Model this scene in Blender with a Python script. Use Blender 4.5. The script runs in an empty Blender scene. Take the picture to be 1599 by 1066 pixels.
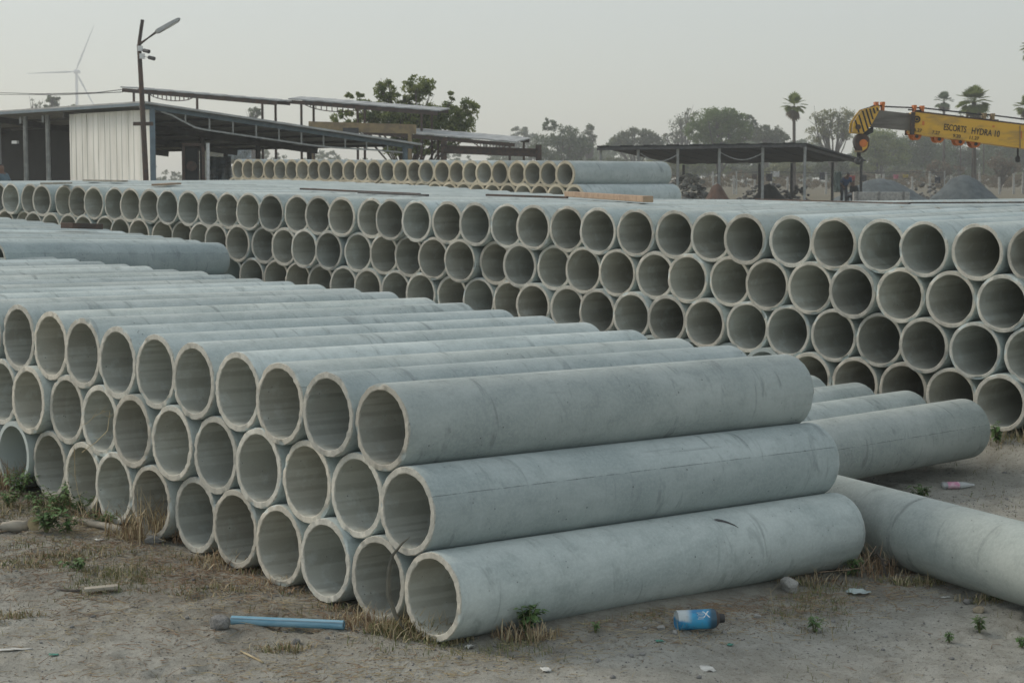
import bpy, bmesh, math, random
import numpy as np
from mathutils import Vector, Matrix
R = math.radians
scene = bpy.context.scene
COL = scene.collection

# ------------------------------------------------------------------ camera
CAM_Z = 1.83
FPX, HORIZON = 3075.7, 278.1           # focal length and horizon row of the 1599 x 1066 photograph
PITCH = math.atan2(533 - HORIZON, FPX)
cam = bpy.data.cameras.new('camera'); cam_o = bpy.data.objects.new('camera', cam); COL.objects.link(cam_o)
cam_o.location = (0, 0, CAM_Z); cam_o.rotation_euler = (R(90) - PITCH, 0, 0)
cam.sensor_width = 36; cam.lens = 36 * FPX / 1599; cam.clip_start = 0.1; cam.clip_end = 6000
cam.dof.use_dof = True; cam.dof.focus_distance = 9.3; cam.dof.aperture_fstop = 14
scene.camera = cam_o

# ------------------------------------------------------------------ sky, sun, exposure
SUN_AZ, SUN_EL = R(-66), R(35)          # azimuth from +Y, negative is left of the view
w = bpy.data.worlds.new('World'); scene.world = w; w.use_nodes = True
nt = w.node_tree; nt.nodes.clear()
sky = nt.nodes.new('ShaderNodeTexSky'); sky.sky_type = 'NISHITA'; sky.sun_disc = False
sky.sun_elevation = SUN_EL; sky.sun_rotation = SUN_AZ
sky.dust_density = 1.7; sky.air_density = 1.0; sky.ozone_density = 2.0; sky.altitude = 100
veil = nt.nodes.new('ShaderNodeMixRGB'); veil.inputs[0].default_value = 0.44
veil.inputs[2].default_value = (5.6, 5.6, 4.8, 1)      # even cloud-and-dust veil over the clear sky
bg = nt.nodes.new('ShaderNodeBackground'); bg.inputs[1].default_value = 0.12
wo = nt.nodes.new('ShaderNodeOutputWorld')
nt.links.new(sky.outputs[0], veil.inputs[1]); nt.links.new(veil.outputs[0], bg.inputs[0]); nt.links.new(bg.outputs[0], wo.inputs[0])
sl = bpy.data.lights.new('sun', 'SUN'); sl.energy = 1.2; sl.angle = R(18); sl.color = (1.0, 0.90, 0.74)
so = bpy.data.objects.new('sun', sl); COL.objects.link(so)
sdir = Vector((math.sin(SUN_AZ) * math.cos(SUN_EL), math.cos(SUN_AZ) * math.cos(SUN_EL), math.sin(SUN_EL)))
so.rotation_euler = sdir.to_track_quat('Z', 'Y').to_euler(); so.location = (-30, 20, 40)
scene.view_settings.view_transform = 'Standard'; scene.view_settings.look = 'None'
scene.view_settings.exposure = 0.48; scene.view_settings.gamma = 1.0; scene.view_settings.use_curve_mapping = False
HAZE = 0.0008
scene.render.engine = 'CYCLES'
scene.cycles.max_bounces = 6; scene.cycles.diffuse_bounces = 4; scene.cycles.volume_bounces = 1

# ------------------------------------------------------------------ helpers
def tag(o, label=None, cat=None, group=None, kind=None):
    if label: o['label'] = label
    if cat: o['category'] = cat
    if group: o['group'] = group
    if kind: o['kind'] = kind
    return o
def empty(name, loc=(0, 0, 0), rz=0.0):
    o = bpy.data.objects.new(name, None); COL.objects.link(o); o.location = loc; o.rotation_euler = (0, 0, rz)
    o.empty_display_size = 0.1
    return o
def fast_mesh(name, V, F):
    V = np.asarray(V, dtype=np.float32); F = np.asarray(F, dtype=np.int32); k = F.shape[1]
    m = bpy.data.meshes.new(name)
    m.vertices.add(len(V)); m.vertices.foreach_set('co', V.ravel())
    m.loops.add(F.size); m.loops.foreach_set('vertex_index', F.ravel())
    m.polygons.add(len(F)); m.polygons.foreach_set('loop_start', np.arange(0, F.size, k, dtype=np.int32))
    m.polygons.foreach_set('loop_total', np.full(len(F), k, dtype=np.int32))
    m.update(calc_edges=True); m.validate()
    return m
def link(name, mesh, mat=None, parent=None, smooth=False):
    o = bpy.data.objects.new(name, mesh); COL.objects.link(o)
    if mat is not None and not mesh.materials: mesh.materials.append(mat)
    if parent is not None: o.parent = parent
    if smooth: mesh.polygons.foreach_set('use_smooth', np.ones(len(mesh.polygons), dtype=bool))
    return o
def frame(d, up=Vector((0, 0, 1))):
    d = Vector(d).normalized()
    if abs(d.dot(up)) > 0.98: up = Vector((0, 1, 0))
    s = d.cross(up).normalized(); return d, s, s.cross(d).normalized()
class MB:
    def __init__(s): s.v = []; s.f = []
    def poly(s, pts):
        n = len(s.v); s.v += [tuple(p) for p in pts]; s.f.append(tuple(range(n, n + len(pts)))); return s
    def hexa(s, p):            # 8 corners: bottom ring then top ring
        n = len(s.v); s.v += [tuple(q) for q in p]
        for a in ((3, 2, 1, 0), (4, 5, 6, 7), (0, 1, 5, 4), (1, 2, 6, 5), (2, 3, 7, 6), (3, 0, 4, 7)): s.f.append(tuple(n + i for i in a))
        return s
    def box(s, c, d, rz=0.0, mat=None):
        h = [x / 2 for x in d]; M = mat or Matrix.Rotation(rz, 3, 'Z')
        c = Vector(c); return s.hexa([c + M @ Vector((sx * h[0], sy * h[1], sz * h[2])) for sz in (-1, 1) for sx, sy in ((-1, -1), (1, -1), (1, 1), (-1, 1))])
    def bar(s, a, b, w, h=None, up=Vector((0, 0, 1))):
        a = Vector(a); b = Vector(b); h = h or w; d, x, y = frame(b - a, up)
        q = [x * (i * w / 2) + y * (j * h / 2) for i, j in ((-1, -1), (1, -1), (1, 1), (-1, 1))]
        return s.hexa([a + e for e in q] + [b + e for e in q])
    def tube(s, pts, rad, seg=8, cap=True):
        pts = [Vector(p) for p in pts]; n0 = len(s.v); k = len(pts)
        if not hasattr(rad, '__len__'): rad = [rad] * k
        ref = None
        for i, p in enumerate(pts):
            d = (pts[min(i + 1, k - 1)] - pts[max(i - 1, 0)])
            d = d.normalized() if d.length > 1e-9 else Vector((0, 0, 1))
            if ref is None: _, x, y = frame(d)
            else:
                x = (ref - d * ref.dot(d)); x = x.normalized() if x.length > 1e-6 else frame(d)[1]
                y = d.cross(x).normalized()
            ref = x
            for j in range(seg):
                a = 2 * math.pi * j / seg; s.v.append(tuple(p + (x * math.cos(a) + y * math.sin(a)) * rad[i]))
        for i in range(k - 1):
            for j in range(seg):
                a = n0 + i * seg + j; b = n0 + i * seg + (j + 1) % seg; s.f.append((a, b, b + seg, a + seg))
        if cap:
            s.f.append(tuple(n0 + j for j in reversed(range(seg)))); s.f.append(tuple(n0 + (k - 1) * seg + j for j in range(seg)))
        return s
    def lathe(s, prof, o, ax, seg=20):      # prof: list of (distance along axis, radius)
        o = Vector(o); d, x, y = frame(ax); n0 = len(s.v); k = len(prof)
        for t, r in prof:
            for j in range(seg):
                a = 2 * math.pi * j / seg; s.v.append(tuple(o + d * t + (x * math.cos(a) + y * math.sin(a)) * r))
        for i in range(k - 1):
            for j in range(seg):
                a = n0 + i * seg + j; b = n0 + i * seg + (j + 1) % seg; s.f.append((a, b, b + seg, a + seg))
        return s
    def prism(s, pts, off):        # polygon extruded by vector
        n = len(s.v); k = len(pts); off = Vector(off)
        s.v += [tuple(Vector(p)) for p in pts] + [tuple(Vector(p) + off) for p in pts]
        s.f.append(tuple(range(n + k - 1, n - 1, -1))); s.f.append(tuple(range(n + k, n + 2 * k)))
        for i in range(k):
            j = (i + 1) % k; s.f.append((n + i, n + j, n + j + k, n + i + k))
        return s
    def build(s, name, mat=None, parent=None, smooth=False, bevel=0.0):
        m = bpy.data.meshes.new(name); m.from_pydata(s.v, [], s.f); m.update()
        bm = bmesh.new(); bm.from_mesh(m); bmesh.ops.recalc_face_normals(bm, faces=bm.faces)
        if bevel: bmesh.ops.bevel(bm, geom=bm.edges[:], offset=bevel, segments=1, affect='EDGES')
        bm.to_mesh(m); bm.free()
        return link(name, m, mat, parent, smooth)
def at(px, py, d):              # point on the line of sight of a photograph pixel, d metres ahead
    x = (px - 799.5) / FPX; z = (533 - py) / FPX
    Y = math.cos(PITCH) + z * math.sin(PITCH); Z = -math.sin(PITCH) + z * math.cos(PITCH)
    k = d / Y
    return Vector((x * k, d, CAM_Z + Z * k))
def unit(yaw, sl=0.0): return Vector((math.sin(yaw) * math.cos(sl), math.cos(yaw) * math.cos(sl), math.sin(sl)))

# value-noise in numpy for relief
def vnoise(x, y, seed=0):
    def h(i, j):
        n = (i.astype(np.int64) * 374761393 + j.astype(np.int64) * 668265263 + seed * 1442695041) & 0x7fffffff
        n = ((n ^ (n >> 13)) * 1274126177) & 0x7fffffff
        return (n & 0xffff) / 65535.0
    xi = np.floor(x); yi = np.floor(y); fx = x - xi; fy = y - yi
    fx = fx * fx * (3 - 2 * fx); fy = fy * fy * (3 - 2 * fy)
    return (h(xi, yi) * (1 - fx) + h(xi + 1, yi) * fx) * (1 - fy) + (h(xi, yi + 1) * (1 - fx) + h(xi + 1, yi + 1) * fx) * fy
def fbm(x, y, o=4, seed=0):
    t = 0; a = 0.5
    for k in range(o): t = t + a * vnoise(x * 2 ** k, y * 2 ** k, seed + k * 17); a *= 0.5
    return t
def sstep(a, b, x): t = np.clip((x - a) / (b - a), 0, 1); return t * t * (3 - 2 * t)

# ------------------------------------------------------------------ materials
def node_mat(name):
    m = bpy.data.materials.new(name); m.use_nodes = True; n = m.node_tree; b = n.nodes['Principled BSDF']
    return m, n, b
def N(n, t, **kw):
    x = n.nodes.new(t)
    for k, v in kw.items():
        if k == 'inp':
            for i, val in v.items(): x.inputs[i].default_value = val
        else: setattr(x, k, v)
    return x
def mathn(n, op, a, b=None, c=None, clamp=False):
    x = n.nodes.new('ShaderNodeMath'); x.operation = op; x.use_clamp = clamp
    for i, v in enumerate((a, b, c)):
        if v is None: continue
        if isinstance(v, (int, float)): x.inputs[i].default_value = v
        else: n.links.new(v, x.inputs[i])
    return x.outputs[0]
def maprange(n, v, a, b, c=0.0, d=1.0):
    x = n.nodes.new('ShaderNodeMapRange'); x.interpolation_type = 'SMOOTHSTEP'
    n.links.new(v, x.inputs[0])
    for i, q in enumerate((a, b, c, d)): x.inputs[i + 1].default_value = q
    return x.outputs[0]
def mixc(n, f, a, b, mode='MIX'):
    x = n.nodes.new('ShaderNodeMixRGB'); x.blend_type = mode
    for i, v in enumerate((f, a, b)):
        if isinstance(v, (int, float)): x.inputs[i].default_value = v
        elif isinstance(v, tuple): x.inputs[i].default_value = (*v, 1) if len(v) == 3 else v
        else: n.links.new(v, x.inputs[i])
    return x.outputs[0]
def noise(n, vec, scale, detail=4, rough=0.55, dist=0.0):
    x = n.nodes.new('ShaderNodeTexNoise'); n.links.new(vec, x.inputs['Vector'])
    x.inputs['Scale'].default_value = scale; x.inputs['Detail'].default_value = detail; x.inputs['Roughness'].default_value = rough
    x.inputs['Distortion'].default_value = dist
    return x.outputs[0]
def bump(n, b, h, strength=0.3, dist=0.01):
    x = n.nodes.new('ShaderNodeBump'); x.inputs['Strength'].default_value = strength; x.inputs['Distance'].default_value = dist
    n.links.new(h, x.inputs['Height']); n.links.new(x.outputs[0], b.inputs['Normal'])
def plain(name, c1, c2=None, rough=0.7, scale=6.0, metal=0.0, bmp=0.0, stretch=None, rnd=0.0, lo=0.35, hi=0.65):
    m, n, b = node_mat(name); tc = N(n, 'ShaderNodeTexCoord'); oi = N(n, 'ShaderNodeObjectInfo')
    vec = tc.outputs['Object']
    if stretch:
        mp = N(n, 'ShaderNodeMapping'); mp.inputs['Scale'].default_value = stretch; n.links.new(vec, mp.inputs[0]); vec = mp.outputs[0]
    v = noise(n, vec, scale, 6)
    c = mixc(n, maprange(n, v, lo, hi), c1, c2 or tuple(x * 0.75 for x in c1))
    if rnd:
        br = maprange(n, oi.outputs['Random'], 0, 1, 1 - rnd, 1 + rnd); c = mixc(n, 1.0, c, br, 'MULTIPLY')
    n.links.new(c, b.inputs['Base Color']); b.inputs['Roughness'].default_value = rough; b.inputs['Metallic'].default_value = metal
    if bmp: bump(n, b, v, bmp, 0.01)
    return m

def concrete_mat(name, lo, hi, rim, L, rimw=0.0045, rad=0.18):
    m, n, b = node_mat(name); tc = N(n, 'ShaderNodeTexCoord'); oi = N(n, 'ShaderNodeObjectInfo')
    O = tc.outputs['Object']; sep = N(n, 'ShaderNodeSeparateXYZ'); n.links.new(O, sep.inputs[0])
    off = N(n, 'ShaderNodeVectorMath', operation='SCALE'); off.inputs[0].default_value = (37.0, 21.0, 11.0); n.links.new(oi.outputs['Random'], off.inputs['Scale'])
    add = N(n, 'ShaderNodeVectorMath', operation='ADD'); n.links.new(O, add.inputs[0]); n.links.new(off.outputs[0], add.inputs[1])
    P = add.outputs[0]
    mp = N(n, 'ShaderNodeMapping'); mp.inputs['Scale'].default_value = (0.55, 1.3, 1.3); n.links.new(P, mp.inputs[0])
    big = noise(n, mp.outputs[0], 2.6, 5, 0.6, 0.4); mid = noise(n, P, 11, 5, 0.65); fine = noise(n, P, 70, 4, 0.7)
    c = mixc(n, maprange(n, big, 0.33, 0.68), lo, hi)
    c = mixc(n, mathn(n, 'MULTIPLY', maprange(n, mid, 0.45, 0.72), 0.38), c, tuple(x * 0.7 for x in lo))
    c = mixc(n, mathn(n, 'MULTIPLY', maprange(n, fine, 0.35, 0.7), 0.22), c, tuple(min(1, x * 1.35) for x in hi))
    # smudges and rub marks running round the barrel
    mp2 = N(n, 'ShaderNodeMapping'); mp2.inputs['Scale'].default_value = (5.0, 1.2, 1.2); n.links.new(P, mp2.inputs[0])
    sm = noise(n, mp2.outputs[0], 2.2, 4, 0.6, 0.8)
    c = mixc(n, mathn(n, 'MULTIPLY', maprange(n, sm, 0.56, 0.72), 0.6), c, tuple(x * 0.52 for x in lo))
    # mould seam: a fine broken line along the barrel, one side of it a little darker
    ang = mathn(n, 'ARCTAN2', sep.outputs[1], sep.outputs[2])
    wob = mathn(n, 'MULTIPLY', mathn(n, 'SUBTRACT', noise(n, P, 4, 2), 0.5), 0.03)
    da = mathn(n, 'ABSOLUTE', mathn(n, 'ADD', ang, wob))
    seam = mathn(n, 'MULTIPLY', maprange(n, da, 0.004, 0.014, 1.0, 0.0), maprange(n, mid, 0.38, 0.55))
    sa = N(n, 'ShaderNodeAttribute'); sa.attribute_type = 'OBJECT'; sa.attribute_name = 'seam'
    seam = mathn(n, 'MULTIPLY', seam, sa.outputs['Fac'])
    c = mixc(n, mathn(n, 'MULTIPLY', seam, 0.7), c, (0.07, 0.075, 0.075))
    half = mathn(n, 'MULTIPLY', maprange(n, mathn(n, 'ADD', ang, wob), -0.01, 0.01), maprange(n, sa.outputs['Fac'], 0.5, 1.0))
    c = mixc(n, mathn(n, 'MULTIPLY', half, 0.22), c, tuple(x * 0.62 for x in lo))
    # spun inner face: browner cement; bore shade is also put into this colour
    rr = mathn(n, 'SQRT', mathn(n, 'ADD', mathn(n, 'POWER', sep.outputs[1], 2.0), mathn(n, 'POWER', sep.outputs[2], 2.0)))
    inn = maprange(n, rr, rad * 0.90, rad * 0.93, 1.0, 0.0)
    ci = mixc(n, maprange(n, big, 0.3, 0.7), (lo[0] * 1.0, lo[1] * 0.87, lo[2] * 0.78), (lo[0] * 1.24, lo[1] * 1.12, lo[2] * 1.04))
    ci = mixc(n, mathn(n, 'MULTIPLY', maprange(n, mid, 0.5, 0.7), 0.5), ci, (hi[0] * 1.08, hi[1] * 1.06, hi[2] * 1.06))
    c = mixc(n, inn, c, ci)
    # pin holes
    vo = N(n, 'ShaderNodeTexVoronoi'); n.links.new(P, vo.inputs['Vector']); vo.inputs['Scale'].default_value = 26
    pit = mathn(n, 'MULTIPLY', maprange(n, vo.outputs['Distance'], 0.06, 0.13, 1.0, 0.0), maprange(n, mid, 0.46, 0.62))
    c = mixc(n, mathn(n, 'MULTIPLY', pit, 0.75), c, (0.06, 0.065, 0.065))
    # raw trowelled rim of a warmer cement, crumbling over the edge
    ex = mathn(n, 'MINIMUM', sep.outputs[0], mathn(n, 'SUBTRACT', L, sep.outputs[0]))
    ex = mathn(n, 'SUBTRACT', ex, mathn(n, 'MULTIPLY', mathn(n, 'SUBTRACT', mid, 0.45), 0.022))
    rm = maprange(n, ex, rimw * 0.3, rimw, 1.0, 0.0)
    rc = mixc(n, maprange(n, fine, 0.3, 0.7), tuple(x * 0.8 for x in rim), rim)
    rc = mixc(n, mathn(n, 'MULTIPLY', maprange(n, sm, 0.5, 0.7), 0.35), rc, tuple(x * 0.6 for x in rim))
    edge = mathn(n, 'MULTIPLY', maprange(n, rr, rad * 0.955, rad * 0.99), maprange(n, noise(n, P, 42, 3, 0.7), 0.52, 0.62)); rc = mixc(n, mathn(n, 'MULTIPLY', edge, 0.6), rc, tuple(x * 0.4 for x in rim))
    c = mixc(n, rm, c, rc)
    wn = N(n, 'ShaderNodeTexWhiteNoise', noise_dimensions='1D'); n.links.new(oi.outputs['Random'], wn.inputs['W'])
    tone = mixc(n, wn.outputs['Value'], (1.02, 1.0, 0.972), (0.978, 1.0, 1.014)); c = mixc(n, 1.0, c, tone, 'MULTIPLY')
    # dried drip and dust streaks, and a few long scuffs along the barrel
    mp3 = N(n, 'ShaderNodeMapping'); mp3.inputs['Scale'].default_value = (14.0, 1.0, 1.0); n.links.new(P, mp3.inputs[0])
    drip = noise(n, mp3.outputs[0], 1.6, 3, 0.5, 0.3); c = mixc(n, mathn(n, 'MULTIPLY', maprange(n, drip, 0.60, 0.78), 0.13), c, tuple(min(1, x * 1.3) for x in hi))
    mp4 = N(n, 'ShaderNodeMapping'); mp4.inputs['Scale'].default_value = (0.5, 16.0, 16.0); n.links.new(P, mp4.inputs[0])
    scuff = noise(n, mp4.outputs[0], 1.5, 3, 0.6, 0.2); c = mixc(n, mathn(n, 'MULTIPLY', maprange(n, scuff, 0.66, 0.74), mathn(n, 'MULTIPLY', mathn(n, 'MULTIPLY', maprange(n, big, 0.5, 0.6), 0.45), mathn(n, 'SUBTRACT', 1.0, inn))), c, tuple(x * 0.55 for x in lo))
    br = maprange(n, oi.outputs['Random'], 0, 1, 0.84, 1.12); c = mixc(n, 1.0, c, br, 'MULTIPLY'); c = mixc(n, 1.0, c, oi.outputs['Color'], 'MULTIPLY')
    n.links.new(c, b.inputs['Base Color']); b.inputs['Roughness'].default_value = 0.78
    b.inputs['Specular IOR Level'].default_value = 0.35
    hgt = mathn(n, 'SUBTRACT', mathn(n, 'ADD', fine, mid), mathn(n, 'ADD', mathn(n, 'MULTIPLY', pit, 1.5), seam)); bump(n, b, hgt, 0.30, 0.004)
    return m

M = {}
PIPE_L = 2.5
M['concrete'] = concrete_mat('grey_concrete', (0.35, 0.40, 0.39), (0.49, 0.538, 0.52), (0.54, 0.52, 0.455), PIPE_L)
M['concrete_d'] = concrete_mat('grey_concrete_slim', (0.35, 0.405, 0.40), (0.485, 0.54, 0.525), (0.53, 0.50, 0.43), PIPE_L, rad=0.155)
M['concrete_c'] = concrete_mat('grey_concrete_thick', (0.34, 0.38, 0.37), (0.45, 0.485, 0.47), (0.52, 0.47, 0.36), PIPE_L, 0.03, 0.225)
M['blue'] = plain('blue_grey_steel', (0.13, 0.18, 0.215), (0.10, 0.14, 0.17), 0.5, 5, bmp=0.05)
M['white_sheet'] = plain('white_sheet', (0.80, 0.79, 0.73), (0.60, 0.59, 0.53), 0.55, 1.4, stretch=(1.5, 1.5, 0.2), rnd=0.06, lo=0.42, hi=0.75)
M['dark_shade_sheet'] = plain('dark_shade_sheet', (0.018, 0.021, 0.021), (0.012, 0.014, 0.014), 0.8, 2)  # near-black: shade under the shed and shelter roofs put into the colour
M['roof_sheet'] = plain('roof_sheet', (0.42, 0.43, 0.42), (0.30, 0.30, 0.29), 0.6, 2)
M['rust'] = plain('rusty_steel', (0.10, 0.065, 0.05), (0.06, 0.05, 0.045), 0.85, 8, bmp=0.1)
M['steel_dark'] = plain('dark_steel', (0.07, 0.07, 0.07), (0.045, 0.045, 0.045), 0.6, 6)
M['galv'] = plain('galvanised_steel', (0.36, 0.37, 0.36), (0.27, 0.28, 0.27), 0.5, 5, metal=0.3)
M['ochre'] = plain('ochre_paint', (0.30, 0.22, 0.11), (0.20, 0.15, 0.09), 0.6, 4)
M['yellow'] = plain('crane_yellow', (0.62, 0.36, 0.05), (0.40, 0.25, 0.07), 0.6, 2.2, bmp=0.05, stretch=(1, 1, 3), lo=0.45, hi=0.72)
M['orange'] = plain('crane_orange', (0.55, 0.17, 0.04), (0.40, 0.12, 0.04), 0.6, 6)
M['boom_grey'] = plain('worn_grey_steel', (0.15, 0.14, 0.12), (0.09, 0.08, 0.07), 0.6, 4, stretch=(0.4, 1, 2))
M['black'] = plain('black_paint', (0.02, 0.02, 0.02), (0.03, 0.03, 0.03), 0.6, 8)
M['white'] = plain('white_plastic', (0.72, 0.73, 0.72), (0.6, 0.61, 0.6), 0.5, 8)
M['wood'] = plain('weathered_wood', (0.34, 0.25, 0.17), (0.22, 0.16, 0.11), 0.85, 3, stretch=(0.5, 6, 6), bmp=0.2)
M['wood_new'] = plain('sawn_timber', (0.38, 0.27, 0.18), (0.28, 0.19, 0.13), 0.8, 3, stretch=(0.5, 6, 6), bmp=0.1)
M['wood_grey'] = plain('bleached_wood', (0.42, 0.38, 0.31), (0.27, 0.25, 0.21), 0.9, 4, stretch=(0.5, 6, 6), bmp=0.25)
M['rock'] = plain('grey_rock', (0.27, 0.265, 0.25), (0.16, 0.16, 0.155), 0.9, 9, bmp=0.5)
M['rock_pale'] = plain('pale_rock', (0.42, 0.41, 0.38), (0.28, 0.275, 0.26), 0.9, 9, bmp=0.5)
M['gravel'] = plain('blue_grey_gravel', (0.105, 0.125, 0.13), (0.07, 0.085, 0.09), 0.95, 3.0, bmp=0.5)
M['redsoil'] = plain('red_brown_soil', (0.12, 0.07, 0.05), (0.085, 0.055, 0.042), 0.95, 4, bmp=0.4)
M['bark'] = plain('bark', (0.12, 0.10, 0.085), (0.075, 0.065, 0.055), 0.95, 6, stretch=(3, 3, 0.5), bmp=0.3)
M['straw'] = plain('dry_straw', (0.50, 0.42, 0.27), (0.34, 0.27, 0.16), 0.9, 12)
M['straw_red'] = plain('dry_brown_stalk', (0.33, 0.22, 0.13), (0.22, 0.145, 0.09), 0.9, 12)
M['grass'] = plain('yellow_green_grass', (0.13, 0.155, 0.055), (0.21, 0.195, 0.09), 0.8, 9)
M['weed'] = plain('weed_leaf', (0.075, 0.155, 0.045), (0.14, 0.21, 0.07), 0.6, 14)
M['blue_plastic'] = plain('blue_plastic', (0.15, 0.34, 0.46), (0.24, 0.43, 0.54), 0.5, 9, stretch=(0.6, 3, 3))
M['turbine'] = plain('turbine_haze_grey', (0.46, 0.49, 0.5), rough=0.5)  # white machine greyed: part of the haze fade is put into its colour
M['skin'] = plain('brown_skin', (0.16, 0.09, 0.06), rough=0.6)

# ------------------------------------------------------------------ pipe stack layout (metres)
D = 0.36
C0 = Vector((0, 0, CAM_Z))
A_O = Vector((-1.4724, 22.0575, -2.8015)) * D + C0
A_U = unit(R(-40.36)); A_V = unit(R(48.5), R(-0.66))
def a_rise(i): return D * (0.0509 * min(i, 9) + 0.02 * max(0, min(i, 30) - 9))
B_O = Vector((7.9901, 34.0948, -1.2677)) * D + C0
B_U = unit(R(-39.77)); B_SL = 0.0165; B_V = unit(R(42.0), 0.0)
B_N = Vector((B_U.y, -B_U.x, 0)) * 1.0     # away from the camera? fixed below
if B_N.y < 0: B_N = -B_N

def g_base(x, y):
    z = np.interp(y, [-30, 3, 5.4, 7.5, 10.3, 12.2, 22, 30, 2000], [-0.5, -0.27, -0.13, -0.01, 0.165, 0.245, 0.47, 0.5, 0.5])
    s = (x - B_O.x) * B_N.x + (y - B_O.y) * B_N.y          # signed distance behind the face line of the rear stack
    dip = 0.135 * sstep(0.2, 1.7, x) * (1 - sstep(-0.40, -0.06, s)) * sstep(5.5, 8.0, y)
    return z - dip
def ground_z(x, y): return float(g_base(np.array([x]), np.array([y]))[0])
def gp(px, py, lift=0.0):       # where the line of sight of a photograph pixel meets the ground
    d = 8.0
    for _ in range(60):
        p = at(px, py, d); slope = (p.z - CAM_Z) / d
        gz = ground_z(p.x, p.y); dn = (gz - CAM_Z) / slope; d = 0.5 * d + 0.5 * min(max(dn, 3), 400)
    p = at(px, py, d); p.z = ground_z(p.x, p.y) + lift; return p

# ------------------------------------------------------------------ ground
GRID = {}
def gz(x, y):                    # height of the ground sheet as built
    X, Y, Z = GRID['X'], GRID['Y'], GRID['Z']; x = np.atleast_1d(x).astype(float); y = np.atleast_1d(y).astype(float)
    i = np.clip(np.searchsorted(X, x) - 1, 0, len(X) - 2); j = np.clip(np.searchsorted(Y, y) - 1, 0, len(Y) - 2)
    fx = (x - X[i]) / (X[i + 1] - X[i]); fy = (y - Y[j]) / (Y[j + 1] - Y[j])
    return (Z[j, i] * (1 - fx) + Z[j, i + 1] * fx) * (1 - fy) + (Z[j + 1, i] * (1 - fx) + Z[j + 1, i + 1] * fx) * fy
def make_ground():
    step = 0.024
    xd = np.arange(-3.4, 3.9, step); yd = np.arange(6.5, 12.8, step)
    xr = []; q = xd[-1]; s = step
    while q < 1500: s *= 1.16; q += s; xr.append(q)
    xl = []; q = xd[0]; s = step
    while q > -1500: s *= 1.16; q -= s; xl.append(q)
    yr = []; q = yd[-1]; s = step
    while q < 2500: s *= 1.13; q += s; yr.append(q)
    yl = []; q = yd[0]; s = step
    while q > -60: s *= 1.25; q -= s; yl.append(q)
    X = np.array(xl[::-1] + list(xd) + xr); Y = np.array(yl[::-1] + list(yd) + yr)
    gx, gy = np.meshgrid(X, Y); z = g_base(gx, gy)
    near = sstep(5.8, 6.6, gy) * (1 - sstep(12.2, 14.0, gy)) * sstep(-4.2, -3.3, gx) * (1 - sstep(3.8, 4.6, gx))
    rel = (fbm(gx * 1.3, gy * 1.3, 3, 5) - 0.45) * 0.035 + (fbm(gx * 7, gy * 7, 3, 9) - 0.45) * 0.036 + (fbm(gx * 20, gy * 20, 2, 3) - 0.4) * 0.016
    rng = np.random.default_rng(4)
    # trodden hollows
    for k in range(300):
        cx, cy = rng.uniform(-3.2, 3.7), rng.uniform(6.7, 12.4); a = rng.uniform(0, 3.14); l, ww = rng.uniform(0.05, 0.13), rng.uniform(0.03, 0.055)
        m = (np.abs(gx - cx) < 0.3) & (np.abs(gy - cy) < 0.3)
        if not m.any(): continue
        dx, dy = gx[m] - cx, gy[m] - cy; p = (dx * np.cos(a) + dy * np.sin(a)) / l; qq = (-dx * np.sin(a) + dy * np.cos(a)) / ww
        r = np.sqrt(p * p + qq * qq); rel[m] += -0.018 * np.exp(-r * r * 1.3) + 0.008 * np.exp(-((r - 1.35) / 0.35) ** 2)
    # firm, flatter bed right under pipe lines
    fa = ((gx - A_O.x) * A_V.x + (gy - A_O.y) * A_V.y); bed = sstep(-0.25, 0.02, fa) * (1 - sstep(2.5, 2.7, fa)) * ((gx - A_O.x) * A_U.x + (gy - A_O.y) * A_U.y > -0.65)
    sb = (gx - B_O.x) * B_N.x + (gy - B_O.y) * B_N.y; bed = np.maximum(bed, sstep(-0.3, 0.0, sb))
    z = z + near * rel * (1 - 0.85 * bed) - 0.004
    far = 1 - near
    z = z + far * (fbm(gx * 0.25, gy * 0.25, 3, 2) - 0.45) * 0.05
    GRID.update(X=X, Y=Y, Z=z)
    V = np.stack([gx.ravel(), gy.ravel(), z.ravel()], 1); nx, ny = len(X), len(Y)
    idx = np.arange(nx * ny).reshape(ny, nx)
    F = np.stack([idx[:-1, :-1].ravel(), idx[:-1, 1:].ravel(), idx[1:, 1:].ravel(), idx[1:, :-1].ravel()], 1)
    m = fast_mesh('ground', V, F)
    # plant-litter cover near the foot of the front stack: a stain with its own ragged outline
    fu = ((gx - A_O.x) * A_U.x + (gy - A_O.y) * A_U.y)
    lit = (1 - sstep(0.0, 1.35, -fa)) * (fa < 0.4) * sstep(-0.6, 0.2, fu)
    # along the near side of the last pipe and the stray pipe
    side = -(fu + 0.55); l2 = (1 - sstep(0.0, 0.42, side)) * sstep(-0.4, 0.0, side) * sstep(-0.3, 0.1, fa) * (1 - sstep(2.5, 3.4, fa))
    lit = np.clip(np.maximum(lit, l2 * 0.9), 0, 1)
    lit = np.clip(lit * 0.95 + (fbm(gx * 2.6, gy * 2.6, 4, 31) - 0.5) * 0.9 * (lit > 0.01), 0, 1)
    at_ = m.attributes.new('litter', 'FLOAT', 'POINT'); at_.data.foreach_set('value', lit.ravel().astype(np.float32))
    mt, n, b = node_mat('sandy_ground'); g = N(n, 'ShaderNodeNewGeometry'); P = g.outputs['Position']
    a1 = N(n, 'ShaderNodeAttribute'); a1.attribute_name = 'litter'
    n1 = noise(n, P, 0.9, 5, 0.6); n2 = noise(n, P, 7, 6, 0.65, 0.3); n3 = noise(n, P, 48, 5, 0.7); n4 = noise(n, P, 180, 3, 0.7)
    c = mixc(n, maprange(n, n2, 0.34, 0.66), (0.37, 0.355, 0.305), (0.52, 0.51, 0.455))
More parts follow.
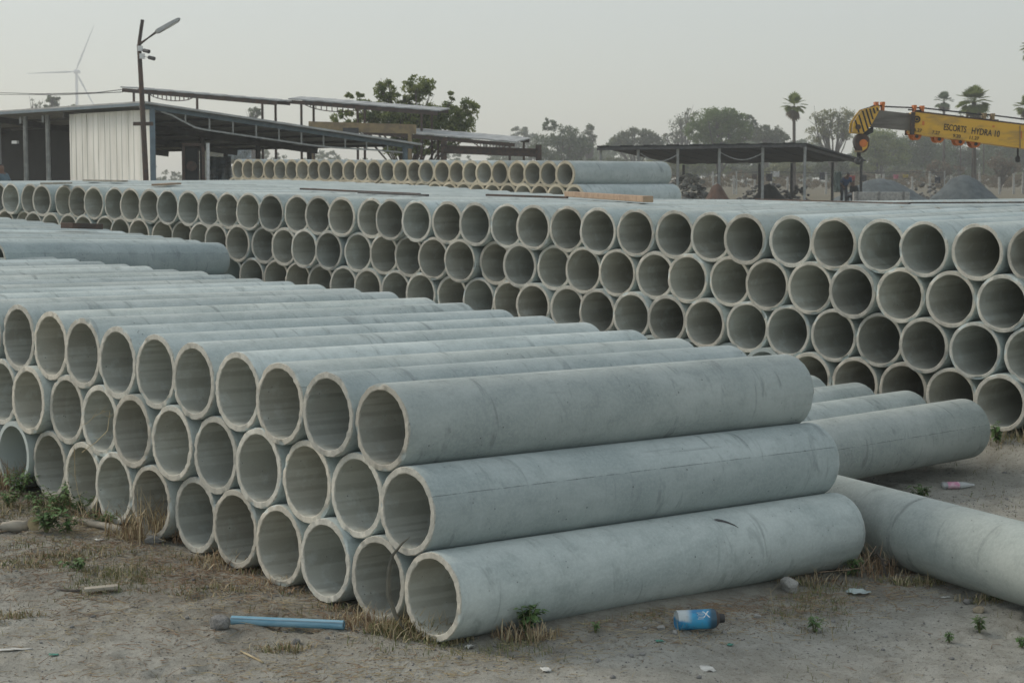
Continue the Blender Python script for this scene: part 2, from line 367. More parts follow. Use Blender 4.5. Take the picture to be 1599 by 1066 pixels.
    c = mixc(n, mathn(n, 'MULTIPLY', maprange(n, n1, 0.42, 0.65), 0.5), c, (0.44, 0.43, 0.38))
    c = mixc(n, mathn(n, 'MULTIPLY', maprange(n, n3, 0.52, 0.68), 0.65), c, (0.13, 0.115, 0.09))
    c = mixc(n, mathn(n, 'MULTIPLY', maprange(n, n4, 0.52, 0.7), 0.5), c, (0.52, 0.50, 0.44))
    n5 = noise(n, P, 320, 2, 0.6); c = mixc(n, mathn(n, 'MULTIPLY', maprange(n, n5, 0.54, 0.66), 0.5), c, (0.15, 0.14, 0.12))
    spos = N(n, 'ShaderNodeSeparateXYZ'); n.links.new(P, spos.inputs[0])
    field = mathn(n, 'MULTIPLY', maprange(n, mathn(n, 'ADD', spos.outputs[1], mathn(n, 'MULTIPLY', n1, 14.0)), 48.0, 75.0), 0.9)
    c = mixc(n, field, c, mixc(n, maprange(n, n1, 0.4, 0.6), (0.115, 0.105, 0.07), (0.17, 0.145, 0.095)))
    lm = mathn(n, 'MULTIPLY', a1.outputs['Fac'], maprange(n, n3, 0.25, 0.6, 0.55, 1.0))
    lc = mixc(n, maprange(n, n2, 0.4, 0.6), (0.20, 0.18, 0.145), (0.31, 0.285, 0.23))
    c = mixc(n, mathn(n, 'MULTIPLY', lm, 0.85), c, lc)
    n.links.new(c, b.inputs['Base Color']); b.inputs['Roughness'].default_value = 0.95; b.inputs['Specular IOR Level'].default_value = 0.2
    bump(n, b, mathn(n, 'ADD', mathn(n, 'MULTIPLY', n3, 1.0), mathn(n, 'MULTIPLY', n4, 0.55)), 0.95, 0.02)
    o = link('ground', m, mt, smooth=True); tag(o, kind='structure')
    return o
make_ground()

# ------------------------------------------------------------------ concrete pipes
def pipe_mesh(name, Ro, Ri, L, seg, mat, seed, rough=1.0):
    rng = np.random.default_rng(seed); th = np.linspace(0, 2 * np.pi, seg, endpoint=False)
    def wob(amp, k0):
        r = np.zeros(seg)
        for k in range(5, min(28, seg // 3), 2): r += rng.normal(0, amp * 0.16) * np.cos(k * th + rng.uniform(0, 6.28))
        return r + rng.normal(0, amp * 0.22, seg)
    c = 0.007 * rough
    prof = [(c * 1.4, Ro, 0.0004), (c * 0.45, Ro - 0.0014, 0.0012), (0.0, Ro - 0.0042, 0.0022), (0.0, Ri + 0.0030, 0.0018), (c * 0.6, Ri, 0.0012),
            (L * 0.3, Ri, 0.0003), (L * 0.7, Ri, 0.0003), (L - c * 0.6, Ri, 0.0012), (L, Ri + 0.0030, 0.0018), (L, Ro - 0.0042, 0.0022), (L - c * 0.45, Ro - 0.0014, 0.0012), (L - c * 1.4, Ro, 0.0004),
            (L * 0.66, Ro, 0.0003), (L * 0.33, Ro, 0.0003)]
    V = []
    for a, r, w_ in prof:
        rr = r + wob(w_ * rough, 2); aa = np.full(seg, a)
        if a in (0.0, L): aa = a + wob(0.0022 * rough, 3)
        V.append(np.stack([aa, rr * np.cos(th), rr * np.sin(th)], 1))
    # chips broken out of the rim edge
    for k in range(rng.integers(7, 13)):
        e = rng.integers(0, 2); j = rng.integers(0, seg); wd = max(1, int(seg * rng.uniform(0.012, 0.04))); dp = rng.uniform(0.003, 0.011) * rough
        for t in range(-wd, wd + 1):
            f_ = 1 - abs(t) / (wd + 1); q = (j + t) % seg
            for ring, mul in (((2, 1.0), (1, 0.7)) if e == 0 else ((9, 1.0), (10, 0.7))):
                p = V[ring][q]; rad = math.hypot(p[1], p[2]); s_ = (rad - dp * f_ * mul) / rad; p[1] *= s_; p[2] *= s_
                p[0] += (dp * f_ * mul * 0.8) * (1 if e == 0 else -1)
    k = len(prof); V = np.concatenate(V); F = []
    for i in range(k):
        i2 = (i + 1) % k; j = np.arange(seg); j2 = (j + 1) % seg
        F.append(np.stack([i * seg + j, i2 * seg + j, i2 * seg + j2, i * seg + j2], 1))
    F = np.concatenate(F)[:, ::-1]
    m = fast_mesh(name, V, F); m.materials.append(mat)
    m.polygons.foreach_set('use_smooth', np.ones(len(F), dtype=bool))
    m.set_sharp_from_angle(angle=R(32))
    return m
RI = 0.152
PM_A = [pipe_mesh('pipe', 0.18, RI - 0.001 * (k % 3), PIPE_L, 96, M['concrete'], 10 + k) for k in range(6)]
PM_B = [pipe_mesh('pipe', 0.18, 0.156 - 0.002 * (k % 3), PIPE_L, 56, M['concrete'], 30 + k) for k in range(6)]
PM_C = [pipe_mesh('pipe', 0.225, 0.178 - 0.002 * (k % 2), PIPE_L, 36, M['concrete_c'], 50 + k, 1.6) for k in range(4)]
PM_D = [pipe_mesh('pipe', 0.155, 0.132, PIPE_L, 48, M['concrete_d'], 60 + k) for k in range(3)]
PM_F = [pipe_mesh('pipe', 0.18, 0.155, PIPE_L, 20, M['concrete'], 70)]
ORD = ['first', 'second', 'third', 'fourth', 'fifth', 'sixth', 'seventh', 'eighth', 'ninth', 'tenth', 'eleventh', 'twelfth', 'thirteenth', 'fourteenth',
       'fifteenth', 'sixteenth', 'seventeenth', 'eighteenth', 'nineteenth']
def ordinal(n):        # 1-based, in words
    if n <= 19: return ORD[n - 1]
    t = {2: 'twent', 3: 'thirt', 4: 'fort'}[n // 10]
    return t + 'ieth' if n % 10 == 0 else t + 'y-' + ORD[n % 10 - 1]
prng = random.Random(7)
REST = []          # hidden or far pipes that go into the one remaining mass
def pipe_matrix(p, v, roll):
    d, s, u = frame(v); rot = Matrix((d, s, u)).transposed().to_4x4()
    return Matrix.Translation(p) @ rot @ Matrix.Rotation(roll, 4, 'X')
def pipe(p, v, meshes, label=None, group=None, jit=0.02, yawj=0.003, roll=None, seam=None):
    p = Vector(p) + Vector(v) * prng.uniform(-jit, jit)
    v2 = Vector(v) + Vector((prng.uniform(-yawj, yawj), prng.uniform(-yawj, yawj), 0))
    Mx = pipe_matrix(p, v2, prng.uniform(0, 6.28) if roll is None else roll)
    if label is None: REST.append((Mx, meshes)); return None
    o = bpy.data.objects.new('concrete_pipe', prng.choice(meshes)); COL.objects.link(o); o.matrix_world = Mx
    o['seam'] = seam if seam is not None else max(0.0, prng.uniform(-0.4, 1.0)); tag(o, label, 'pipe', group); return o

# front stack: three rows
RS = D * 0.868
NA = 25
for r in range(3):
    for k in range(NA):
        i = k - 0.5 * r; vis = (r == 0 and k <= 23) or (r == 1 and k <= 11) or (r == 2 and k <= 9)
        p = A_O + A_U * (i * D * 1.004 + 0.0509 * RS * r) + Vector((0, 0, a_rise(i) - r * RS + (prng.uniform(-0.006, 0.004) if k else 0)))
        row = ('top', 'middle', 'bottom')[r]
        if r == 0: lab = f'grey pipe in the top row of the front stack, {ordinal(k + 1)} from right'
        else: lab = f'grey pipe in the {row} row of the front stack, {ordinal(k + 1)} from right'
        roll = {(0, 0): -0.22, (1, 0): -1.12, (2, 0): 1.2, (0, 1): -0.2}.get((r, k))
        # local axes: seam sits where local +Z points
        pipe(p, A_V, PM_A, lab if vis else None, 'concrete pipes of the front stack', 0.018 if k else 0.0, 0.003 if k else 0.0, roll, {(0, 0): 0.7, (1, 0): 0.9}.get((r, k)))

# rear stack: four rows, mouth positions along the face line taken from the photograph
BX = [1533.9, 1448, 1371.6, 1299.8, 1229.6, 1165, 1103, 1043.5, 989.7, 936.4, 883.5, 836.6, 791.6, 747.7, 701.5, 655, 615.6, 577, 538.3, 500, 463.4, 427.6, 392, 361, 329.4, 297.6, 266.7, 238, 205.5, 175.6, 148, 120.3, 96.6, 71.5, 43, 20.2]
ts = []
for k, x in enumerate(BX):
    q = (x - 799.5) / FPX / math.cos(PITCH)       # x over forward distance, near the axis
    t = (q * B_O.y - B_O.x) / (B_U.x - q * B_U.y); ts.append(0.6 * t + 0.4 * k * D * 1.0582)
for k in range(1, len(ts)): ts[k] = max(ts[k], ts[k - 1] + 0.3665)
ts = [ts[0] - 0.38 * j for j in range(6, 0, -1)] + ts + [ts[-1] + 0.378 * j for j in range(1, 4)]
NB0 = 6
def b_top(t): return B_O.z + B_SL * t
def b_slope(t): return float(np.interp(t, [0, 2, 4, 5.5, 7.5, 9.5, 11.5, 13.5], [0.0105, 0.009, 0.000, -0.010, -0.013, -0.008, 0.001, 0.004]))
rows = [ts]
for r in range(3): rows.append([(a + b) / 2 for a, b in zip(rows[-1][:-1], rows[-1][1:])])
rows[1] = [rows[1][0] - 0.38] + rows[1]; rows[2] = [rows[2][0] - 0.38] + rows[2]; rows[3] = [rows[3][0] - 0.38] + rows[3]
BDZ = D * 0.853
def in_view(p, m=14):
    d = p.y; X = 799.5 + FPX * p.x / d; return -m < X < 1599 + m
for r, row in enumerate(rows):
    cnt = 0; nm = ('top', 'second', 'third', 'bottom')[r]
    for t in row:
        p = B_O + B_U * t; p.z = b_top(t) - r * BDZ
        X = 799.5 + FPX * p.x / p.y
        vis = in_view(p) and (r < 2 or (r == 2 and X > 360) or (r == 3 and X > 1235))
        if vis: cnt += 1
        pipe(p, unit(R(42.0), b_slope(t)), PM_B, f'grey pipe in the {nm} row of the long rear stack, {ordinal(cnt)} from right' if vis else None, 'concrete pipes of the long rear stack', 0.05, 0.006)
# more stacks of the same pipes close behind it, of which only the backs show
for s in range(1, 6):
    cnt = 0
    for r in range(4 if s == 1 else 2):
        for t in (ts if s <= 1 else ts[:26] if s == 2 else ts[:20 - 2 * s]):
            if r: t = t + 0.19
            V_ = unit(R(42.0), b_slope(t))
            p = B_O + B_U * t; p.z = b_top(t) - r * BDZ - 0.006; p = p + V_ * (2.55 * s)
            vis = r == 0 and in_view(p) and t < (ts[NB0 + 20] if s == 1 else ts[NB0 + 13])
            if vis: cnt += 1
            vis = vis and len([o for o in COL.objects if o.name.startswith('concrete_pipe')]) < 238
            pipe(p, V_, PM_B, f'back of concrete pipe, {ordinal(cnt)} from right in the {ordinal(s)} stack behind the rear one' if vis else None, 'concrete pipes behind the rear stack', 0.02, 0.002)
# far stack of thicker pipes
CD = 0.45
C_O = Vector((1.95 * CD, 73.2 * CD, CAM_Z + 0.14 * CD)); C_U = unit(R(-35.5)); C_V = unit(R(45))
for r in range(4):
    for k in range(26 + (r > 0)):
        i = k - 0.5 * (r % 2)
        p = C_O + C_U * (i * CD * 1.035) + Vector((0, 0, 0.0105 * CD * i - r * CD * 0.858))
        if r == 0: lab = f'thick concrete pipe in the upper row of the far stack, {ordinal(k + 1)} from right'
        elif r == 1: lab = f'thick concrete pipe in the lower row of the far stack, {ordinal(k + 1)} from right'
        pipe(p, C_V, PM_C, lab if r < 2 else None, 'thick-walled pipes of the far stack', 0.03, 0.003)
# low stack between front and rear stack, left: only its top row shows
DN, DF = Vector((-3.99, 15.12, 1.195)), Vector((-2.555, 17.2, 1.115))
DV = (DF - DN).normalized(); DUv = unit(R(-42))
for r in range(3):
    for k in range(13 + (r > 0)):
        p = DN + DUv * ((k - (0.5 if r == 1 else 0)) * 0.315) + Vector((0, 0, 0.0135 * k - r * 0.27))
        pipe(p, DV, PM_D, f'slim pipe on top of the left middle stack, {ordinal(k + 1)} from its near edge' if r == 0 else None, 'slim pipes of the left middle stack', 0.03 if k else 0, 0.004 if k else 0, -1.15 if (k, r) == (0, 0) else None, 1.0 if (k, r) == (0, 0) else None)
# tar smear on the lowest front pipe
LOWEST = [o for o in COL.objects if o.get('label', '').startswith('grey pipe in the bottom row of the front stack, first')][0]
bpy.context.view_layer.update()
ax_o = A_O + A_U * (-1.0 * D * 1.004 + 0.0509 * RS * 2) + Vector((0, 0, a_rise(-1.0) - 2 * RS)); dd_, ss_, uu_ = frame(A_V)
mb = MB(); prev = None
for i, (x_, a_, w_) in enumerate(((1.545, 62, .003), (1.56, 60, .010), (1.585, 57, .008), (1.61, 52, .006), (1.635, 46, .004), (1.65, 41, .001))):
    q = [ax_o + dd_ * (x_ + e * w_ * .4) + (ss_ * math.cos(R(a_) + e * w_ / .18) + uu_ * math.sin(R(a_) + e * w_ / .18)) * 0.1812 for e in (-1, 1)]
    if prev: mb.poly([prev[0], prev[1], q[1], q[0]])
    prev = q
o = mb.build('tar_smear', M['steel_dark']); o.parent = LOWEST; o.matrix_parent_inverse = LOWEST.matrix_world.inverted()
# four pipes lying on the ground behind the front stack
E_V = unit(R(46.5), R(0.4))
e_far = at(1506, 668, 11.72)
for k in range(4):
    p = e_far + A_U * (k * 0.40) - E_V * PIPE_L
    p.z = e_far.z - 0.02 + 0.018 * k
    pipe(p, E_V, PM_A, ('nearest', 'second', 'third', 'farthest')[k] + ' of the grey pipes lying on the ground beside the rear stack', 'pipes lying on the ground', 0.0 if k == 0 else 0.03, 0.003, -1.35 if k == 0 else None, 0.8 if k == 0 else None)
# one stray pipe lying askew
f0, f1 = at(1599, 877, 8.62), at(1400, 826, 9.50)
FV = (f0 - f1); FV.z = 0; FV.normalize()
p = f1 - FV * 0.62; p.z = 0.135
stray = pipe(p, Vector((FV.x, FV.y, -0.004)), PM_A, 'single stray concrete pipe lying askew on the sand beyond the front stack', None, 0, 0, 0.6, 0.0)
stray.color = (0.80, 0.79, 0.77, 1)        # tint darkened to hold down the sunlight it catches
# everything that cannot be told apart or is hidden: one mass
def join_rest():
    cache = {}; Vs = []; Fs = []; n = 0
    for Mx, meshes in REST:
        key = meshes[0].name
        if key not in cache:
            src = {id(PM_C): (0.225, 0.178), id(PM_D): (0.155, 0.132)}.get(id(meshes), (0.18, 0.155))
            seg = 28; th = np.linspace(0, 2 * np.pi, seg, endpoint=False); V = []
            for a, r in ((0.0, src[0]), (0.0, src[1]), (PIPE_L, src[1]), (PIPE_L, src[0])): V.append(np.stack([np.full(seg, a), r * np.cos(th), r * np.sin(th)], 1))
            F = []; j = np.arange(seg); j2 = (j + 1) % seg
            for i in range(4): i2 = (i + 1) % 4; F.append(np.stack([i * seg + j, i2 * seg + j, i2 * seg + j2, i * seg + j2], 1))
            cache[key] = (np.concatenate(V), np.concatenate(F)[:, ::-1])
        V, F = cache[key]; A = np.array(Mx); Vs.append(V @ A[:3, :3].T + A[:3, 3]); Fs.append(F + n); n += len(V)
    m = fast_mesh('stacked_pipes', np.concatenate(Vs), np.concatenate(Fs))
    o = link('stacked_pipes', m, plain('plain_concrete', (0.46, 0.51, 0.49), (0.38, 0.43, 0.415), 0.8, 3.0), smooth=True); m.set_sharp_from_angle(angle=R(32))
    tag(o, 'grey concrete pipes piled further back, lost behind the nearer stacks', 'pipes', kind='stuff')
join_rest()

# ================================================================== buildings and far things
GZ = 0.5            # level of the yard behind the stacks
def cylinder_between(mb, a, b, r, seg=8): return mb.tube([a, b], r, seg)

# ---- long open shed with a white sheet wall at its corner
KX, KY = -10.9, 60.0
def S(a, b, z): return Vector((KX - 0.61 * a + 0.79 * b, KY + 0.79 * a + 0.61 * b, z))
def roof_z(b): return 4.02 - 0.1135 * b
def left_shed():
    t = empty('open_shed', S(0, 0, GZ)); bpy.context.view_layer.update(); inv = Matrix.Translation(-Vector(t.location))
    def put(mb, name, mat, parent=t, bevel=0):
        mb.v = [tuple(Vector(q) - Vector(t.location)) for q in mb.v]; return mb.build(name, mat, parent, bevel=bevel)
    # white wall: ribbed sheets, each its own piece
    for k in range(7):
        mb = MB(); a0 = 0.05 + k * 0.815; n = 9
        for j in range(n):
            w_ = 0.805 / n; aa = a0 + j * w_; dpt = 0.016 if j in (0, 4, 8) else 0.0
            p = [S(aa, -dpt, 0.52), S(aa + w_, -dpt, 0.52), S(aa + w_, 0.03, 0.52), S(aa, 0.03, 0.52)]
            mb.hexa(p + [q + Vector((0, 0, roof_z(0) - 0.12 - 0.52)) for q in p])
        put(mb, 'wall_panel', M['white_sheet'])
    mb = MB(); mb.bar(S(-0.02, 0.0, GZ), S(-0.02, 0.0, roof_z(0) - 0.05), 0.16, 0.10); put(mb, 'corner_post', M['blue'])
    # open front further left: posts
    for a in (7.55, 9.35, 11.6, 14.0, 17.0):
        mb = MB(); mb.tube([S(a, 0.05, GZ), S(a, 0.05, roof_z(0) - 0.1)], 0.085, 10); mb.bar(S(a, -0.12, roof_z(0) - 0.35), S(a, -0.12, roof_z(0) - 0.12), 0.07)
        put(mb, 'post', M['galv'])
    # roof sheet with edge beams
    mb = MB(); a0, a1, b0, b1 = -0.35, 22.0, -0.45, 9.75
    mb.hexa([S(a0, b0, roof_z(b0)), S(a1, b0, roof_z(b0)), S(a1, b1, roof_z(b1)), S(a0, b1, roof_z(b1))] + [S(a, b, roof_z(b) + 0.06) for a, b in ((a0, b0), (a1, b0), (a1, b1), (a0, b1))])
    roof = put(mb, 'roof', M['roof_sheet'])
    mb = MB(); mb.bar(S(0.0, -0.40, roof_z(-0.4) - 0.07), S(0.0, 9.6, roof_z(9.6) - 0.07), 0.10, 0.13); mb.bar(S(-0.3, -0.44, roof_z(-.44) - 0.03), S(21.9, -0.44, roof_z(-.44) - 0.03), 0.04, 0.09)
    put(mb, 'edge_beam', M['blue'])
    # trussed girder on the open right side
    def lz(b): return roof_z(b) - 0.14 - 0.36 * float(sstep(0.3, 1.7, b)) * (1 - 0.55 * float(sstep(5.5, 9.4, b)))
    pts = [S(0.02, b, lz(b)) for b in np.linspace(0.3, 9.3, 24)]
    mb = MB()
    for p, q in zip(pts[:-1], pts[1:]): mb.bar(p, q, 0.05, 0.05)
    for b in np.arange(1.15, 9.2, 0.83): mb.bar(S(0.02, b, lz(b)), S(0.02, b, roof_z(b) - 0.12), 0.045, 0.045)
    put(mb, 'truss', M['galv'])
    for a in (5.8, 11.5, 17.0):
        mb = MB(); mb.bar(S(a, -0.2, roof_z(-.2) - 0.16), S(a, 9.5, roof_z(9.5) - 0.16), 0.08, 0.2)
        put(mb, 'rafter', M['steel_dark'])
    for b in (1.2, 2.6, 4.0, 5.4, 6.8, 8.2, 9.3):
        mb = MB(); mb.bar(S(0.1, b, roof_z(b) - 0.05), S(21.5, b, roof_z(b) - 0.05), 0.05, 0.08); put(mb, 'purlin', M['steel_dark'])
    for a, b in ((0.0, 9.3), (6.0, 5.0), (6.0, 9.3), (12.0, 5.0), (12.0, 9.3), (18, 9.3), (6.0, 7.2), (20, 7), (20, 5)):
        mb = MB(); mb.tube([S(a, b, GZ), S(a, b, roof_z(b) - 0.1)], 0.09, 8); put(mb, 'post', M['blue'] if (a, b) == (0.0, 9.3) else M['steel_dark'])
    # inner partitions: the shed's inner shade is put into their near-black colour
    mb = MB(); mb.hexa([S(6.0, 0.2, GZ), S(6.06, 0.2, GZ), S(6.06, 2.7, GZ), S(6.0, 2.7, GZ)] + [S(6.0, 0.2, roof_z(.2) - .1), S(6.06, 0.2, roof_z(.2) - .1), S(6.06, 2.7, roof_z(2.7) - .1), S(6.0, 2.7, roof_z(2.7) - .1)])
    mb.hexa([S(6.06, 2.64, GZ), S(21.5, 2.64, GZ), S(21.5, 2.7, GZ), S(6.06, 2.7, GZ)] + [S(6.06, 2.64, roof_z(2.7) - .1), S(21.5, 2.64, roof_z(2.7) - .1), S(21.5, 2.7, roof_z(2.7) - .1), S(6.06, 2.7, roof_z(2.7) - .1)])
    put(mb, 'shade_partition', M['dark_shade_sheet'])
    mb = MB(); mb.box(S(10, -0.0, 3.05), (0.10, 0.28, 0.10), 0.9); mb.v = [tuple(Vector(q) + Vector((0.0, -0.15, 0))) for q in mb.v]; put(mb, 'lamp', M['white'])
    tag(t, 'long open shed with white sheet corner wall and blue sloping truss roof', 'shed')
left_shed()
def frame_door():       # loose brown steel frame with a machine panel standing in the shed's open side
    t = empty('door_frame', S(1.2, 2.1, GZ)); mb = MB(); L_ = Vector(t.location)
    p0, p1 = at(287, 283, 61.5) - L_, at(318, 283, 61.5) - L_; h = at(287, 226, 61.5).z - L_.z
    p0.z = p1.z = 0
    mb.bar(p0, p0 + Vector((0, 0, h)), 0.09); mb.bar(p1, p1 + Vector((0, 0, h)), 0.09); mb.bar(p0 + Vector((-0.045, 0, h)), p1 + Vector((0.045, 0, h)), 0.09)
    mb.build('frame', M['rust'], t)
    mb = MB(); q = p0.lerp(p1, 0.12) + Vector((0, 0.08, 0)); r_ = p0.lerp(p1, 0.62) + Vector((0, 0.08, 0)); mb.bar(q.lerp(r_, .5), q.lerp(r_, .5) + Vector((0, 0, h * 0.96)), 0.40, 0.04); mb.build('panel', M['dark_shade_sheet'], t)
    mb = MB(); c = p0.lerp(p1, 0.4) + Vector((0, -0.02, h * 0.72)); mb.lathe([(0, 0.0), (0, 0.16), (0.06, 0.16), (0.06, 0.0)], c, (0, 1, 0), 16); mb.build('wheel', M['rust'], t)
    mb = MB(); mb.tube([p1 + Vector((0.14, 0, 0)), p1 + Vector((0.14, 0, h + 0.05))], 0.06, 8); mb.build('post', M['white'], t)
    tag(t, 'brown steel door frame with white post standing inside the open shed', 'door frame')
frame_door()
def tarp(name, label, cat, c0, c1, d, mat, sag=0.05, thick=0.02, wav=0.05):
    a, b = at(*c0, d), at(*c1, d); nx, nz = 14, 10; mb = MB(); rr = random.Random(3)
    loc = Vector(((a.x + b.x) / 2, d, min(a.z, b.z)))
    G = [[Vector((a.x + (b.x - a.x) * i / nx, d + math.sin(i * 1.3) * wav + math.cos(j * .9 + i * .5) * wav * .6, a.z + (b.z - a.z) * j / nz - sag * math.sin(math.pi * i / nx) * (1 - j / nz))) - loc for i in range(nx + 1)] for j in range(nz + 1)]
    for j in range(nz):
        for i in range(nx):
            q = [G[j][i], G[j][i + 1], G[j + 1][i + 1], G[j + 1][i]]; mb.poly(q)
    o = mb.build(name, mat, smooth=True); o.location = loc
    sm = o.modifiers.new('thickness', 'SOLIDIFY'); sm.thickness = thick
    return tag(o, label, cat)
M['tarp_blue'] = plain('blue_grey_tarp', (0.25, 0.31, 0.38), (0.55, 0.58, 0.6), 0.6, 1.3, lo=0.45, hi=0.6)
M['tarp_white'] = plain('pale_tarp', (0.50, 0.54, 0.55), (0.40, 0.44, 0.46), 0.6, 1.0)
M['tarp_green'] = plain('pale_green_sheet', (0.32, 0.40, 0.38), (0.25, 0.32, 0.31), 0.6, 1.0)
tarp('tarpaulin', 'blue and white patched tarpaulin hanging behind the far stack, left end', 'tarpaulin', (323, 243), (362, 300), 72, M['tarp_blue'])
tarp('canvas_sheet', 'pale grey sheet hung under the shed roof beside the greenery', 'sheet', (351, 222), (393, 250), 84, M['tarp_white'])

# ---- raised lean-to roofs behind the shed
def canopy(name, label, pl, pr, d, depth, posts, mat, truss=None, tilt=0.10, d2=None, base=GZ):
    a = at(*pl, d); b = at(*pr, d2 or d); t = empty(name, (a.x, a.y, base)); L_ = Vector(t.location)
    back = Vector((depth * 0.25, depth, depth * tilt)); mb = MB(); up = Vector((0, 0, 0.05))
    nrib = max(6, int((b - a).length / 0.35))
    for i in range(nrib):        # ribbed sheet
        p = a.lerp(b, i / nrib) - L_; q = a.lerp(b, (i + 1) / nrib) - L_; e = Vector((0, 0, 0.01 if i % 2 else 0.0))
        mb.hexa([p + e, q + e, q + e + back, p + e + back, p + e + up, q + e + up, q + e + up + back, p + e + up + back])
    mb.build('roof', mat, t)
    mb = MB(); mb.bar(a - L_ + Vector((0.05, 0.1, -0.09)), b - L_ + Vector((-0.05, 0.1, -0.09)), 0.10, 0.15); mb.build('front_beam', M['rust'], t)
    mb = MB(); mb.bar(a - L_ + back + Vector((0.05, -0.1, -0.09)), b - L_ + back + Vector((-0.05, -0.1, -0.09)), 0.10, 0.15); mb.build('rear_beam', M['rust'], t)
    for px in posts:
        k = (px - pl[0]) / (pr[0] - pl[0]); p = a.lerp(b, k) - L_; 
        for off in (Vector((0, 0.1, 0)), back * 0.96)[:2 if px in (posts[0], posts[-1]) else 1]:
            q = p + off; mb = MB(); mb.tube([Vector((q.x, q.y, 0)), q + Vector((0, 0, -0.1))], 0.05, 8); mb.build('post', M['rust'], t)
    if truss:
        mb = MB(); k0, k1 = [(x - pl[0]) / (pr[0] - pl[0]) for x in truss]; n = 11; prev = None
        for i in range(n):
            k = k0 + (k1 - k0) * i / (n - 1); p = a.lerp(b, k) - L_ + Vector((0, 0.1, -0.1)); q = p + Vector((0, 0, -0.24 * math.sin(math.pi * min(1, max(0, (i + .2) / (n - .6)))) ** 0.5))
            mb.bar(p, q, 0.035)
            if prev: mb.bar(prev, q, 0.035)
            prev = q
        mb.build('truss', M['rust'], t)
    return tag(t, label, 'canopy', 'raised lean-to canopies')
canopy('canopy_roof', 'leftmost raised canopy roof on thin posts above the shed', (188, 137), (434, 158), 78, 1.5, (208, 307, 409), M['roof_sheet'], (232, 300), 0.03)
canopy('canopy_roof', 'middle raised canopy roof with pale ribbed top before the leafy tree', (450, 155.5), (686, 174), 80, 1.5, (470, 558, 569, 658), M['roof_sheet'], (476, 560), 0.09)
canopy('canopy_roof', 'lowest pale ribbed canopy roof, right of the middle canopy', (565, 203), (806, 223), 79, 2.4, (658, 796), M['roof_sheet'], (740, 790), 0.085)
t = empty('gantry_beam', at(560, 290, 76)); t.location.z = GZ; mb = MB(); L_ = Vector(t.location)
mb.bar(at(482, 197, 76) - L_, at(650, 202, 76) - L_, 0.12, 0.36); mb.build('beam', M['ochre'], t)
for px, py in ((486, 198), (640, 203)):
    q = at(px, py, 76) - L_; mb = MB(); mb.bar((q.x, q.y, 0), q + Vector((0, 0, -.15)), 0.14); mb.build('leg', M['ochre'], t)
mb = MB(); mb.box(at(548, 203, 76) - L_ + Vector((0, 0, -0.05)), (0.6, 0.3, 0.25)); mb.build('hoist', M['steel_dark'], t)
tag(t, 'ochre gantry beam on legs below the middle canopy', 'gantry')
t = empty('girder_frame', at(843, 290, 74)); t.location.z = GZ; mb = MB(); L_ = Vector(t.location)
a, b = at(690, 233, 74) - L_, at(841, 239, 74) - L_
for dz, h in ((0.13, 0.05), (-0.13, 0.05)): mb.bar(a + Vector((0, 0, dz)), b + Vector((0, 0, dz)), 0.2, h)
mb.bar(a, b, 0.05, 0.26); mb.build('girder', M['rust'], t)
for k in (0.02, 1.0):
    q = a.lerp(b, k); mb = MB(); mb.bar((q.x, q.y, 0), (q.x, q.y, q.z + 0.3), 0.22, 0.2); mb.build('post', M['rust'], t)
tag(t, 'dark rusty steel girder on short posts behind the far stack', 'girder')

# ---- lamp pole
def lamp_pole():
    d = 55.0; base = at(227, 283, d); t = empty('lamp_pole', (base.x, d, GZ)); L_ = Vector(t.location)
    P = lambda x, y, dd=0.0: at(x, y, d + dd) - L_
    bp = P(230.5, 302); bp.z = 0
    mb = MB(); mb.tube([bp, P(226, 240), P(221.5, 150), P(217, 70)], [0.085, 0.08, 0.07, 0.06], 10); mb.tube([P(217, 70), P(222.5, 31)], [0.05, 0.05], 8); mb.build('pole', M['rust'], t, smooth=False)
    mb = MB(); mb.tube([P(217, 70), P(246, 49)], [0.045, 0.045], 8); mb.build('arm', M['rust'], t)
    a, b = P(243, 51), P(281, 29); d_, s_, u_ = frame(b - a); s_ = Vector((0, 1, 0)) - d_ * d_.y; s_.normalize(); u_ = s_.cross(d_).normalized()
    if u_.z < 0: u_ = -u_
    mb = MB(); prof = [(0, 0.05, 0.04), (0.1, 0.12, 0.06), (0.6, 0.15, 0.05), (0.92, 0.12, 0.04), (1.0, 0.05, 0.02)]; Ld = (b - a).length; rings = []
    for f_, w_, h_ in prof:
        c = a + d_ * (Ld * f_); rings.append([c + s_ * (-w_) - u_ * h_, c + s_ * w_ - u_ * h_, c + s_ * w_ * .7 + u_ * h_, c - s_ * w_ * .7 + u_ * h_])
    for r0, r1 in zip(rings[:-1], rings[1:]):
        for i in range(4): mb.poly([r0[i], r0[(i + 1) % 4], r1[(i + 1) % 4], r1[i]])
    mb.poly(rings[0][::-1]); mb.poly(rings[-1]); h = mb.build('lamp_head', M['galv'], t)
    mb = MB(); c0, c1 = a + d_ * (Ld * .35) - u_ * .062, a + d_ * (Ld * .9) - u_ * .055; mb.bar(c0, c1, 0.2, 0.012, up=u_); mb.build('lens', M['white'], h)
    for (x, y, x2, y2) in ((219, 76, 229, 80), (222, 88, 237, 91)):
        p, q = P(x, y, -0.1), P(x2, y2, -0.25); mb = MB(); mb.box(p, (0.12, 0.16, 0.14)); mb.tube([p, q], 0.025, 8); cm = mb.build('camera_bracket', M['white'], t)
        mb = MB(); dd = (q - p).normalized(); mb.lathe([(-0.12, 0.0), (-0.12, 0.05), (0.10, 0.055), (0.10, 0.0)], q, (0.75, -0.6, -0.2), 12); mb.build('camera_body', M['steel_dark'], cm)
    mb = MB(); mb.bar(P(208, 193.5), P(239, 193.5), 0.07, 0.1); mb.build('cross_arm', M['rust'], t)
    tag(t, 'leaning rusty lamp pole with cameras before the white shed wall', 'lamp pole')
lamp_pole()
